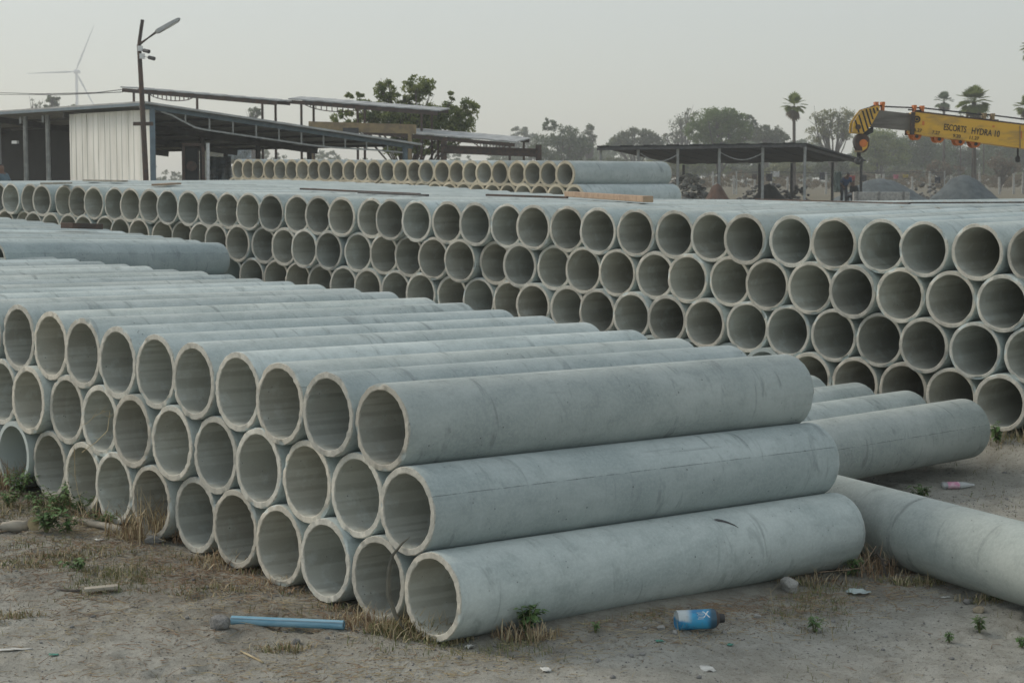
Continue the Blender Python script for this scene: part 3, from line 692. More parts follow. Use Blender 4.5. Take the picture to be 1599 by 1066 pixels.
# ---- overhead wires
for nm, pts in (('left', [(-60, 143), (60, 147), (150, 145), (192, 140)]), ('low', [(-60, 147), (90, 148.5), (192, 144)])):
    mb = MB(); P = [at(x, y, 79) for x, y in pts]; mb.tube(P, 0.016, 5)
    o = mb.build('overhead_wire', M['steel_dark']); tag(o, 'thin overhead wire left of the canopy roof, ' + ('upper' if nm == 'left' else 'lower') + ' of two', 'wire', 'overhead wires')

# ---- mid-right open shed on thin posts
def mid_shed():
    d = 92.0; FL, FR = at(932, 231, d), at(1259, 225.5, d); bk = at(1352, 252, d + 9) - FR
    t = empty('open_shelter', (FL.x, d, GZ)); L_ = Vector(t.location)
    FL -= L_; FR -= L_; mb = MB(); up = Vector((0, 0, 0.07)); n = 18
    bkl = bk.copy()
    for i in range(n):
        p, q = FL.lerp(FR, i / n), FL.lerp(FR, (i + 1) / n); e = Vector((0, 0, 0.0 if i % 2 else 0.03))
        mb.hexa([p + e, q + e, q + e + bk, p + e + bk, p + e + up, q + e + up, q + e + bk + up, p + e + bk + up])
    mb.build('roof', M['dark_shade_sheet'], t)  # shaded underside painted in through the near-black sheet
    mb = MB(); mb.bar(FL + Vector((0, 0, -0.06)), FR + Vector((0, 0, -0.06)), 0.08, 0.12); mb.build('front_beam', M['steel_dark'], t)
    mb = MB(); mb.bar(FR + Vector((-.3, 0, -0.08)), FR + bk + Vector((-.3, 0, -0.08)), 0.08, 0.12); mb.build('side_beam', M['steel_dark'], t)
    k_ = lambda px: (px - 932) / (1259 - 932)
    for px in (938, 997, 1059, 1124, 1192, 1258):
        p = FL.lerp(FR, k_(px)); mb = MB(); mb.tube([(p.x, p.y + 0.2, 0), (p.x, p.y + 0.2, p.z - 0.1)], 0.07, 8); mb.build('post', M['galv'], t)
    for px in (950, 1010, 1080, 1135, 1205, 1254):
        p = FL.lerp(FR, k_(px)) + bk * 0.97; mb = MB(); mb.tube([(p.x, p.y, 0), (p.x, p.y, p.z - 0.05)], 0.07, 8); mb.build('post', M['steel_dark'], t)
    for x0, x1 in ((1000, 1059), (1124, 1192)):
        a, b = FL.lerp(FR, k_(x0)) + Vector((0, -.15, -.3)), FL.lerp(FR, k_(x1)) + Vector((0, -.15, -.35)); mb = MB()
        mb.tube([a.lerp(b, i / 8) + Vector((0, 0, -0.35 * math.sin(math.pi * i / 8))) for i in range(9)], 0.022, 6); mb.build('cable', M['galv'], t)
    tag(t, 'wide open shelter with dark sloping roof on thin posts', 'shelter')
mid_shed()

# ---- heaps, rubble, low wall, fence, washing
def heap(name, label, cat, px, top, half, d, mat, seed, asym=0.0):
    c = at(px, top, d); h = c.z - GZ + 0.05; r = half * d / FPX; n = 44; xs = np.linspace(-1.25, 1.25, n); gx, gy = np.meshgrid(xs, xs)
    rr = np.sqrt((gx + asym * gy * 0) ** 2 + gy ** 2); z = np.clip(1 - rr, -0.08, 1); z = np.where(z > 0.7, 0.7 + (z - 0.7) * 0.45, z)
    z = z * h * 1.19 + (fbm(gx * 4 + seed, gy * 4, 3, seed) - 0.45) * 0.22 * h * (rr < 1.15)
    V = np.stack([gx.ravel() * r, gy.ravel() * r, z.ravel()], 1); idx = np.arange(n * n).reshape(n, n)
    F = np.stack([idx[:-1, :-1].ravel(), idx[:-1, 1:].ravel(), idx[1:, 1:].ravel(), idx[1:, :-1].ravel()], 1)
    o = link(name, fast_mesh(name, V, F), mat, smooth=True); o.location = (c.x, d + r, GZ); return tag(o, label, cat)
heap('gravel_heap', 'blue-grey gravel heap, left of the two, under the crane boom', 'heap', 1390, 278, 84, 106, M['gravel'], 3)
heap('gravel_heap', 'darker steep gravel heap, right of the two, under the crane boom', 'heap', 1520, 273, 66, 92, M['gravel'], 8)
heap('soil_heap', 'small red-brown soil heap before the open shelter', 'heap', 1123, 289, 27, 88, M['redsoil'], 5)
heap('soil_heap', 'dark soil heap under the open shelter, right of the red one', 'heap', 1205, 288.5, 34, 99, plain('dark_soil', (0.07, 0.07, 0.065), (0.045, 0.05, 0.045), 0.95, 4), 6)
def chunk_mesh(seed, mat, sub=2, rough=0.35):
    bm = bmesh.new(); bmesh.ops.create_icosphere(bm, subdivisions=sub, radius=1.0); r_ = random.Random(seed)
    ax = [Vector((r_.gauss(0, 1), r_.gauss(0, 1), r_.gauss(0, 1))).normalized() for _ in range(11)]; of = [r_.uniform(0.55, 0.9) for _ in ax]
    for v in bm.verts:
        s_ = 1.0
        for a, o_ in zip(ax, of):
            k = v.co.dot(a)
            if k > o_: v.co -= a * (k - o_) * 0.85
        v.co *= 1 + r_.uniform(-rough, rough) * 0.12
    m = bpy.data.meshes.new('rock'); bm.to_mesh(m); bm.free(); m.materials.append(mat); return m
CH = [chunk_mesh(k, None, 1) for k in range(5)]
def mass(name, label, cat, items, mat, kind='stuff'):
    Vs, Fs, n = [], [], 0
    base = []
    for m in CH:
        v = np.empty(len(m.vertices) * 3, np.float32); m.vertices.foreach_get('co', v); f = np.empty(len(m.loops), np.int32); m.loops.foreach_get('vertex_index', f)
        base.append((v.reshape(-1, 3), f.reshape(-1, 3)))
    r_ = np.random.default_rng(len(items))
    for (x, y, z, s) in items:
        v, f = base[r_.integers(0, 5)]; a = r_.uniform(0, 6.28); c, q = math.cos(a), math.sin(a); sc = np.array([r_.uniform(.7, 1.2), r_.uniform(.7, 1.2), r_.uniform(.45, .8)]) * s
        w_ = v * sc; w_ = np.stack([w_[:, 0] * c - w_[:, 1] * q, w_[:, 0] * q + w_[:, 1] * c, w_[:, 2]], 1) + np.array([x, y, z]); Vs.append(w_); Fs.append(f + n); n += len(v)
    return tag(link(name, fast_mesh(name, np.concatenate(Vs), np.concatenate(Fs)), mat), label, cat, kind=kind)
rg = random.Random(11)
def pile(px0, px1, top, d, n, s):
    out = []
    for k in range(n):
        px = rg.uniform(px0, px1); q = at(px, 280, d); h = (at(px, top, d).z - GZ) * (1 - abs((px - (px0 + px1) / 2) / (px1 - px0) * 2) ** 2)
        out.append((q.x, d + rg.uniform(-2, 2), GZ + rg.uniform(0, max(0.1, h)), rg.uniform(0.4, 1) * s))
    return out
M['rubble'] = plain('pale_rubble', (0.42, 0.42, 0.40), (0.12, 0.12, 0.115), 0.9, 1.2, lo=0.42, hi=0.58)
mass('rubble', 'heap of pale broken concrete rubble at the left end of the open shelter', 'rubble', pile(1035, 1110, 272, 98, 300, 0.22), M['rubble'])
M['rubble_d'] = plain('dark_rubble', (0.17, 0.165, 0.155), (0.06, 0.06, 0.058), 0.9, 1.2)
mass('scrap', 'dark tangled scrap lying under the open shelter', 'scrap', pile(1150, 1250, 286, 104, 170, 0.2) + pile(1225, 1262, 288, 98, 50, 0.2) + pile(1430, 1475, 284, 112, 60, 0.2), M['rubble_d'])
t = empty('low_wall', (at(1376, 297, 88).x, 88, GZ)); mb = MB(); mb.box((0, 0, 0.35), (2.5, 0.25, 0.72)); mb.build('wall', M['rock_pale'], t, bevel=0.02); mb = MB()
for px in (1338, 1372, 1410): mb.box((at(px, 297, 88).x - t.location.x, -0.16, 0.36), (0.10, 0.06, 0.76))
mb.build('buttress', M['rock'], t); tag(t, 'low pale concrete wall at the foot of the left gravel heap', 'wall')
def fence():
    d = 165; t = empty('post_fence', (at(1200, 280, d).x, d, GZ)); L_ = Vector(t.location)
    xs = [960, 985, 1010, 1041, 1068, 1080, 1114, 1146, 1178, 1204, 1230, 1256, 1290, 1318, 1345, 1380, 1425, 1452, 1485, 1505, 1530, 1561, 1583, 1597, 1625]
    pr = None
    for k, px in enumerate(xs):
        p = at(px, 280, d + (k % 3)) - L_; p.z = 0; mb = MB(); h = 1.65 + 0.25 * math.sin(k * 2.3); top = p + Vector((0.05 * math.sin(k * 5), 0, h)); mb.bar(p, top, 0.16, 0.16); mb.build('post', M['rock_pale'], t)
        if pr: 
            mb = MB(); mb.tube([pr, top + Vector((0, 0, -.2))], 0.02, 4); mb.build('wire', M['steel_dark'], t)
        pr = top + Vector((0, 0, -.2))
    tag(t, 'far fence of pale concrete posts and wire along the yard edge', 'fence')
fence()
cl = [('white', (1212, 272), 9, 9, (0.75, 0.76, 0.76)), ('dark blue', (1188, 276), 8, 10, (0.04, 0.05, 0.07)), ('black', (1201, 277), 9, 12, (0.03, 0.03, 0.035)), ('brown', (1178, 276), 7, 8, (0.10, 0.08, 0.07)),
      ('red', (1331, 278), 8, 8, (0.42, 0.07, 0.06)), ('cream', (1371, 275), 7, 6, (0.7, 0.7, 0.62)), ('pink', (1399, 276), 7, 7, (0.6, 0.25, 0.32)), ('yellow', (1414, 275), 8, 5, (0.5, 0.4, 0.1)), ('charcoal', (1349, 278), 8, 10, (0.05, 0.05, 0.055)), ('navy', (1464, 281), 8, 10, (0.03, 0.04, 0.06)), ('slate', (1284, 275), 8, 12, (0.08, 0.09, 0.10))]
for nm, (x, y), w_, h_, c in cl:
    o = tarp('hanging_cloth', nm + ' cloth hung on the line far behind the stacks', 'cloth', (x - w_ / 2, y - h_ / 2), (x + w_ / 2, y + h_ / 2), 160, plain(nm.replace(' ', '_') + '_cloth', c, rough=0.9), 0.03, 0.02, 0.06); o['group'] = 'washing on the line'
mb = MB(); P = [at(x, 270 + 1.5 * math.sin(x * .03), 160) for x in range(1150, 1500, 25)]; mb.tube(P, 0.025, 4); o = mb.build('clothes_line', M['steel_dark']); 
for x in (1150, 1475):
    q = at(x, 270, 160); mb = MB(); mb.tube([(q.x, 160, GZ), (q.x, 160, q.z + 0.15)], 0.06, 6); mb.build('pole', M['galv'], o)
tag(o, 'clothes line strung far behind the stacks with washing on it', 'line')
tarp('leaning_sheet', 'pale green sheet leaning up beside the worker in blue', 'sheet', (1302, 268), (1314, 300), 101, M['tarp_green'], 0, 0.04, 0.03)

# ---- people far off
def person(label, px, top, foot_z, d, h, shirt, trousers, pose):
    q = at(px, 280, d); t = empty('person', (q.x, d, foot_z)); rr = h / 1.68
    J = dict(pel=(0, 0, .92), che=(0, 0, 1.32), neck=(0, 0, 1.46), hd=(0, 0, 1.58), top=(0, 0, 1.66), ls=(-.18, 0, 1.38), le=(-.25, -.02, 1.12), lh=(-.24, -.12, .90), rs=(.18, 0, 1.38), re=(.27, -.05, 1.13), rh=(.22, -.2, .98),
             lk=(-.10, -.02, .50), la=(-.11, .02, .08), lt=(-.12, -.14, .03), rk=(.11, -.04, .50), ra=(.12, 0, .08), rt=(.13, -.16, .03), lp=(-.09, 0, .88), rp=(.09, 0, .88))
    if pose == 'bend':
        for k in ('che', 'neck', 'hd', 'top', 'ls', 'le', 'lh', 'rs', 're', 'rh'):
            x, y, z = J[k]; f_ = (z - .92); J[k] = (x + f_ * .25, y - f_ * .5, .92 + f_ * .86)
        J['lh'] = (-.05, -.5, .80); J['rh'] = (.35, -.45, .78)
    if pose == 'sit':
        for k in J:
            x, y, z = J[k]
            if z >= .85: J[k] = (x, y - (z - .92) * .25, z - .48)
        J['lk'] = (-.14, -.42, .46); J['rk'] = (.15, -.42, .46); J['la'] = (-.14, -.40, .08); J['ra'] = (.15, -.40, .08); J['lt'] = (-.14, -.54, .03); J['rt'] = (.16, -.54, .03); J['lh'] = (-.12, -.42, .58); J['rh'] = (.13, -.44, .58)
    def skin(name, edges, rad, mat, root):
        names = []
        for a, b in edges:
            for k in (a, b):
                if k not in names: names.append(k)
        m = bpy.data.meshes.new(name); m.from_pydata([tuple(c * rr for c in J[k]) for k in names], [(names.index(a), names.index(b)) for a, b in edges], [])
        o = link(name, m, mat, t); o.modifiers.new('skin', 'SKIN'); o.modifiers.new('sub', 'SUBSURF').levels = 1; o.modifiers['sub'].render_levels = 1
        for i, k in enumerate(names):
            sv = m.skin_vertices[0].data[i]; r0 = rad.get(k, .05) * rr; sv.radius = (r0, r0); sv.use_root = (k == root)
        return o
    arms = [('che', 'ls'), ('ls', 'le'), ('le', 'lh'), ('che', 'rs'), ('rs', 're'), ('re', 'rh')]
    legs = [('pel', 'lp'), ('lp', 'lk'), ('lk', 'la'), ('la', 'lt'), ('pel', 'rp'), ('rp', 'rk'), ('rk', 'ra'), ('ra', 'rt')]
    skin('body', [('pel', 'che'), ('che', 'neck'), ('neck', 'hd'), ('hd', 'top')] + arms + legs, dict(pel=.12, che=.13, neck=.055, hd=.10, top=.06, ls=.06, le=.042, lh=.035, rs=.06, re=.042, rh=.035, lp=.08, rp=.08, lk=.06, rk=.06, la=.04, ra=.04, lt=.035, rt=.035), M['skin'], 'pel')
    skin('shirt', [('pel', 'che'), ('che', 'ls'), ('ls', 'le'), ('che', 'rs'), ('rs', 're')], dict(pel=.15, che=.155, ls=.085, le=.06, rs=.085, re=.06), shirt, 'pel')
    skin('trousers', [('pel', 'lp'), ('lp', 'lk'), ('lk', 'la'), ('pel', 'rp'), ('rp', 'rk'), ('rk', 'ra')], dict(pel=.145, lp=.105, rp=.105, lk=.085, rk=.085, la=.065, ra=.065), trousers, 'pel')
    skin('hair', [('hd', 'top')], dict(hd=.095, top=.085), M['black'], 'hd').location = (0, 0.02, 0.03)
    tag(t, label, 'person'); return t
M['blue_shirt'] = plain('blue_shirt', (0.04, 0.08, 0.17), rough=0.9); M['teal_shirt'] = plain('grey_blue_shirt', (0.10, 0.15, 0.18), rough=0.9); M['dark_shirt'] = plain('dark_shirt', (0.03, 0.035, 0.04), rough=0.9); M['trousers'] = plain('dark_trousers', (0.05, 0.05, 0.06), rough=0.9)
person('person in a blue shirt bending down beyond the stacks, by a leaning sheet', 1318, 276, GZ, 99, 1.68, M['blue_shirt'], M['trousers'], 'bend')
person('person in dark clothes crouching right of the worker in blue', 1336, 284, GZ, 97, 1.68, M['dark_shirt'], M['trousers'], 'sit').rotation_euler = (0, 0, R(-50))
person('person in a grey-blue shirt at the left edge before the dark shed', 2, 258, GZ, 52, 1.70, M['teal_shirt'], M['trousers'], 'stand').rotation_euler = (0, 0, R(60))

# ---- crane: the boom reaches into the picture, its carrier stands off to the right
def text_mesh(s, size, depth=0.004):
    c = bpy.data.curves.new('lettering', 'FONT'); c.body = s; c.size = size; c.extrude = depth; c.align_x = 'CENTER'; c.align_y = 'CENTER'; c.offset = size * 0.012
    o = bpy.data.objects.new('tmp', c); COL.objects.link(o); dg = bpy.context.evaluated_depsgraph_get(); m = bpy.data.meshes.new_from_object(o.evaluated_get(dg)); bpy.data.objects.remove(o); return m
def crane():
    d = 43.0; W = 0.5; base = at(1900, 300, d); t = empty('mobile_crane', (base.x, d, GZ)); L_ = Vector(t.location)
    P = lambda x, y, dy=0.0: at(x, y, d) - L_ + Vector((0, dy, 0))
    px = d / FPX
    m1 = 0.121
    ex = 1840.0
    outl = [(1424, 175.6), (ex, 175.6 + (ex - 1424) * m1), (ex, 208.6 + (ex - 1419) * 0.132), (1419.5, 209), (1421.5, 180)]
    mb = MB(); mb.prism([P(x, y, -W / 2) for x, y in outl], (0, W, 0)); boom = mb.build('boom_section', M['yellow'], t)
    mb = MB(); mb.bar(P(1422, 176, -W / 2 - .03), P(1420, 211, -W / 2 - .03), 0.09, 0.05, up=Vector((0, 1, 0))); mb.bar(P(1422, 176, W / 2 + .03), P(1420, 211, W / 2 + .03), 0.09, 0.05, up=Vector((0, 1, 0))); mb.build('end_collar', M['rust'], boom)
    mb = MB(); mb.bar(P(1426, 174.8), P(ex, 174.8 + (ex - 1426) * m1), 0.30, 0.05); mb.build('top_rail', M['rust'], boom)
    W2 = 0.36
    mb = MB(); mb.prism([P(x, y, -W2 / 2) for x, y in ((1366, 172), (1440, 180.5), (1440, 206), (1356, 198))], (0, W2, 0)); mb.build('inner_section', M['boom_grey'], t)
    head = [(1371, 166.5), (1366, 165.8), (1358.7, 168.6), (1344.8, 171.1), (1336, 182), (1329.3, 193.3), (1328.3, 207.8), (1344.8, 209.3), (1352, 203), (1358, 195.4), (1370.5, 173)]
    hd = None
    for s in (-1, 1):
        mb = MB(); mb.prism([P(x, y, s * 0.2 - 0.02) for x, y in head], (0, 0.04, 0)); o = mb.build('head_plate', M['yellow'], t); hd = o if s < 0 else hd
    mb = MB(); mb.prism([P(x, y, -0.17) for x, y in ((1362, 170), (1345, 174), (1333, 190), (1331, 206), (1343, 207), (1356, 194))], (0, 0.34, 0)); mb.build('head_core', M['steel_dark'], t)
    for k in range(7):       # warning stripes on the near plate
        u0 = 1331.5 + k * 5.6; top = np.interp(u0 + 1, [1329, 1336, 1345, 1359, 1371], [194, 182.5, 172, 169.6, 168]); bot = np.interp(u0 + 9, [1328, 1345, 1352, 1358, 1371], [207, 208, 202, 195, 174])
        if bot - top < 4: continue
        sx = (bot - top) * 0.30; mb = MB(); mb.prism([P(x, y, -0.226) for x, y in ((u0, top), (u0 + 2.6, top), (u0 + 2.6 + sx, bot), (u0 + sx, bot))], (0, 0.005, 0)); mb.build('stripe', M['black'], hd)
    mb = MB(); mb.lathe([(0, 0), (0, 0.06), (0.03, 0.06), (0.03, 0)], P(1337, 199, -0.25), (0, 1, 0), 14); mb.build('pin', M['rust'], hd)
    # jaw plate below head, hook block, hook
    mb = MB(); mb.prism([P(x, y, -0.14) for x, y in ((1345, 208), (1362, 198.5), (1362, 207), (1350, 213))], (0, 0.28, 0)); mb.build('rope_guard', M['black'], t)
    hb = MB(); ring = [(1344.5 + 11.6 * math.cos(a) * (1 if math.sin(a) < 0 else 0.95), 222 + (13 if math.sin(a) < 0 else 17) * math.sin(a)) for a in np.linspace(0, 2 * math.pi, 22, endpoint=False)]
    hb.prism([P(x, y, -0.16) for x, y in ring], (0, 0.05, 0)); block = hb.build('hook_block', M['rust'], t); hb = MB(); hb.prism([P(x, y, 0.11) for x, y in ring], (0, 0.05, 0)); hb.build('rear_plate', M['rust'], block)
    mb = MB(); mb.lathe([(-.1, 0), (-.1, .17), (-.05, .15), (.05, .15), (.1, .17), (.1, 0)], P(1344.5, 221), (0, 1, 0), 20); mb.build('sheave', M['steel_dark'], block)
    mb = MB(); mb.lathe([(0, 0), (0, .085), (.02, .085), (.02, 0)], P(1346, 224, -0.182), (0, 1, 0), 18); mb.build('pin_cover', M['orange'], block)
    mb = MB(); mb.prism([P(x, y, -0.168) for x, y in ((1343.5, 224), (1353.5, 222), (1352, 231), (1345, 236.5))], (0, 0.008, 0)); mb.build('paint_patch', M['yellow'], block)
    mb = MB(); mb.box(P(1339, 236.6, -0.14), (0.16, 0.1, 0.035)); mb.build('guide_bar', M['ochre'], block)
    mb = MB(); mb.tube([P(1341, 238), P(1341, 246)], 0.045, 10); mb.tube([P(1341, 250) + Vector((math.cos(a), 0, math.sin(a))) * (4.6 * px) for a in np.linspace(R(100), R(-215), 16)], [0.03] * 4 + [0.04] * 9 + [0.03, 0.022, 0.012], 8); mb.build('hook', M['steel_dark'], t)
    # guide posts on top, hoist rope
    for x, y0, y1 in ((1368, 161, 170), (1378, 161, 174), (1427.5, 166, 177), (1439.5, 167, 178), (1536.4, 178.5, 191), (1549.4, 179, 192), (1660, 194, 206), (1674, 195, 208)):
        mb = MB()
        for s in (-1, 1): mb.bar(P(x, y0, s * .09), P(x, y1, s * .09), 0.05, 0.05)
        mb.bar(P(x, y0 + 1, -.12), P(x, y0 + 1, .12), 0.07, 0.07); mb.build('rope_guide', M['orange'] if x < 1500 else M['ochre'], t)
    mb = MB(); mb.tube([P(1345, 172), P(1368, 164), P(1378, 166.5), P(1428, 168.5), P(1440, 168.7), P(1536, 179.5), P(1549, 180), P(1674, 196), P(1850, 214)], 0.018, 6); mb.build('hoist_rope', M['steel_dark'], t)
    mb = MB(); mb.tube([P(1418, 171.5), P(1440, 173)], 0.02, 6); mb.tube([P(1520, 184), P(1559, 188.5)], 0.025, 6); mb.build('rod', M['steel_dark'], t)
    # lugs under the boom
    for x, y in ((1428.6, 213.5), (1463.6, 217.8), (1496, 222), (1520.4, 225.4), (1680, 247)):
        mb = MB(); ring = [(x + 7.4 * math.cos(a), y - 1.5 + 7.2 * math.sin(a)) for a in np.linspace(0, math.pi, 9)]; ring = [(x + 9, y - 6.0)] + ring + [(x - 11, y - 7.5)]
        mb.prism([P(a, b, -0.2) for a, b in ring], (0, 0.05, 0)); lg = mb.build('lug', M['orange'], t); mb = MB(); mb.prism([P(a, b, 0.14) for a, b in ring], (0, 0.05, 0)); mb.build('rear_lug', M['orange'], lg); mb = MB(); mb.lathe([(0, 0), (0, .036), (.46, .036), (.46, 0)], P(x, y, -0.23), (0, 1, 0), 12); mb.build('pin', M['black'], lg)
    mb = MB(); mb.lathe([(0, .075), (0.02, .075), (.02, .048), (0, .048), (0, .075)], P(1428, 187, -W / 2 - 0.021), (0, 1, 0), 18); mb.lathe([(0, 0), (0.0, .03), (.02, .03), (.02, 0)], P(1428, 187, -W / 2 - 0.021), (0, 1, 0), 12); mb.build('pivot_ring', M['black'], boom)
    for x, y, w_, h_ in ((1438, 193, .05, .09), (1589.5, 211, .045, .16), (1547, 198, .05, .04)):
        mb = MB(); mb.box(P(x, y, -W / 2 - .002), (w_, .006, h_)); mb.build('reflector', M['orange'], boom)
    mb = MB(); mb.bar(P(1588, 197, -W / 2 - .012), P(1588, 232, -W / 2 - .012), 0.02, 0.02); mb.build('stiffener', M['ochre'], boom)
    mb = MB(); mb.tube([P(1589.5, 231), P(1589, 247)], 0.02, 6); mb.lathe([(0, 0.01), (.02, .05), (.1, .055), (.16, .02)], P(1589, 254), (0, 0, 1), 10); mb.build('hanging_weight', M['black'], t)
    ang = math.atan(0.1225)
    def letter(s, x, y, size, parent=boom, mat=M['black'], width=None):
        m = text_mesh(s, size); xs_ = [v.co.x for v in m.vertices]; sx = width / (max(xs_) - min(xs_)) if width else 1.0; m.materials.clear(); m.materials.append(mat); o = bpy.data.objects.new('lettering', m); COL.objects.link(o); o.parent = parent
        p = P(x, y, -W / 2 - 0.004); o.matrix_local = Matrix.Translation(p) @ Matrix.Rotation(ang, 4, 'Y') @ Matrix.Rotation(R(90), 4, 'X') @ Matrix.Diagonal((sx, 1, 1, 1)); return o
    letter('ESCORTS', 1487.2, 201.4, 0.19, width=0.485); letter('HYDRA 10', 1534.6, 207.8, 0.19, width=0.61)
    for s, x, y in (('6.27', 1429.5, 204.2), ('7.27', 1457.5, 208), ('9.20', 1490, 213.2), ('11.27', 1516.5, 216.3)): letter(s, x, y, 0.10)
    # carrier outside the frame
    bx = P(1900, 300).x
    mb = MB(); mb.box((0.3, 0, 1.05), (5.6, 1.9, 0.7)); mb.build('chassis', M['yellow'], t, bevel=0.05)
    mb = MB(); mb.box((1.5, -0.5, 1.95), (1.5, 0.9, 1.2)); cab = mb.build('cab', M['yellow'], t, bevel=0.06); mb = MB(); mb.box((1.5, -0.96, 2.15), (1.1, 0.02, 0.6)); mb.build('window', M['dark_shade_sheet'], cab)
    mb = MB(); pv = P(ex - 6, 175.6 + (ex - 1424) * m1 + 20); mb.bar((pv.x, 0, 1.3), (pv.x, 0, pv.z), 0.5, 0.7); mb.build('mast', M['yellow'], t)
    for x in (-1.7, 2.3):
        for y in (-1.0, 1.0):
            mb = MB(); mb.lathe([(-.18, .28), (-.2, .5), (-.12, .6), (.12, .6), (.2, .5), (.18, .28)], (x, y, 0.6), (0, 1, 0), 24); wh = mb.build('wheel', M['black'], t); mb = MB(); mb.lathe([(-.14, 0), (-.15, .29), (.15, .29), (.14, 0)], (x, y, 0.6), (0, 1, 0), 18); mb.build('rim', M['yellow'], wh)
    tag(t, 'yellow mobile crane with its long boom reaching in from the right', 'crane')
crane()

# ---- wind turbine
def turbine():
    d = 1500.0; hub = at(118, 112, d); t = empty('wind_turbine', (hub.x, d, GZ)); L_ = Vector(t.location); H = hub - L_; k = d / FPX
    mb = MB(); mb.tube([(H.x, 3.2, 0), (H.x, 3.2, H.z)], [1.6, 0.95], 18); mb.build('tower', M['turbine'], t, smooth=True)
    mb = MB(); mb.box(H + Vector((1.2, 2.5, 0)), (3.0, 6.0, 2.6)); mb.build('nacelle', M['turbine'], t, bevel=0.5)
    mb = MB(); mb.lathe([(-2.6, 0.1), (-2.2, 1.0), (-1.2, 1.6), (0, 1.8), (0, 0)], H, (0, 1, 0), 16); mb.build('hub', M['turbine'], t)
    for dx, dy in ((29, -69), (-75, 3), (35, 66)):
        v = Vector((dx, 0, -dy)).normalized(); n = v.cross(Vector((0, 1, 0))); Lb = 77 * k; mb = MB(); rings = []
        for f_, ch in ((0.02, 0.6), (0.08, 0.7), (0.2, 1.35), (0.45, 0.95), (0.75, 0.6), (0.95, 0.35), (1.0, 0.1)):
            c = H + v * (Lb * f_); rings.append([c + n * (ch * .6), c + Vector((0, -.22 * ch, 0)), c - n * (ch * .6), c + Vector((0, .22 * ch, 0))])
        for r0, r1 in zip(rings[:-1], rings[1:]):
            for i in range(4): mb.poly([r0[i], r0[(i + 1) % 4], r1[(i + 1) % 4], r1[i]])
        mb.poly(rings[-1]); mb.build('blade', M['turbine'], t)
    tag(t, 'distant white three-bladed wind turbine fading in the haze', 'wind turbine')
turbine()

# ================================================================== trees and palms
def leaf_mat(name, c, c2, var=0.5):
    m, n, b = node_mat(name); a = N(n, 'ShaderNodeAttribute'); a.attribute_name = 'tint'
    col = mixc(n, a.outputs['Fac'], c, c2); n.links.new(col, b.inputs['Base Color']); b.inputs['Roughness'].default_value = 0.75; b.inputs['Specular IOR Level'].default_value = 0.25
    tr = N(n, 'ShaderNodeBsdfTranslucent'); n.links.new(col, tr.inputs['Color']); mx = N(n, 'ShaderNodeMixShader'); mx.inputs[0].default_value = 0.52
    n.links.new(b.outputs[0], mx.inputs[1]); n.links.new(tr.outputs[0], mx.inputs[2]); n.links.new(mx.outputs[0], n.nodes['Material Output'].inputs[0]); return m
LM = dict(green=leaf_mat('leaf_green', (0.10, 0.145, 0.045), (0.29, 0.32, 0.11)), bright=leaf_mat('leaf_bright_green', (0.09, 0.145, 0.04), (0.19, 0.25, 0.08)), grey=leaf_mat('leaf_grey_green', (0.095, 0.12, 0.07), (0.18, 0.20, 0.115)),
          dark=leaf_mat('leaf_dark_green', (0.075, 0.11, 0.052), (0.155, 0.195, 0.095)), pale=leaf_mat('leaf_yellow_green', (0.16, 0.175, 0.08), (0.29, 0.29, 0.15)), brown=leaf_mat('leaf_brown', (0.15, 0.125, 0.09), (0.24, 0.20, 0.14)))
def leaf_cloud(cl, cr, per, size, rng):
    n = len(cl); c = np.repeat(cl, per, 0); tint = np.repeat(np.clip(rng.normal(0.45, 0.25, n), 0, 1), per)
    r = rng.normal(0, 1, (n * per, 3)); r /= np.linalg.norm(r, axis=1)[:, None]; c = c + r * (np.repeat(cr, per) * rng.uniform(0.15, 1, n * per) ** 0.6)[:, None] * np.array([1, 1, 0.75])
    m = n * per; a = rng.normal(0, 1, (m, 3)); a /= np.linalg.norm(a, axis=1)[:, None]; b = rng.normal(0, 1, (m, 3)); b -= a * (a * b).sum(1)[:, None]; b /= np.linalg.norm(b, axis=1)[:, None]
    s = size * rng.uniform(0.5, 1.25, m)[:, None]; k = np.cross(a, b) * s * 0.12
    V = np.stack([c - a * s, c + b * s * 0.42 + k, c + a * s, c - b * s * 0.42 + k], 1).reshape(-1, 3); F = np.arange(m * 4).reshape(m, 4)
    return V, F, np.clip(np.repeat(tint + rng.normal(0, 0.12, m), 4), 0, 1)
TSEED = [100]
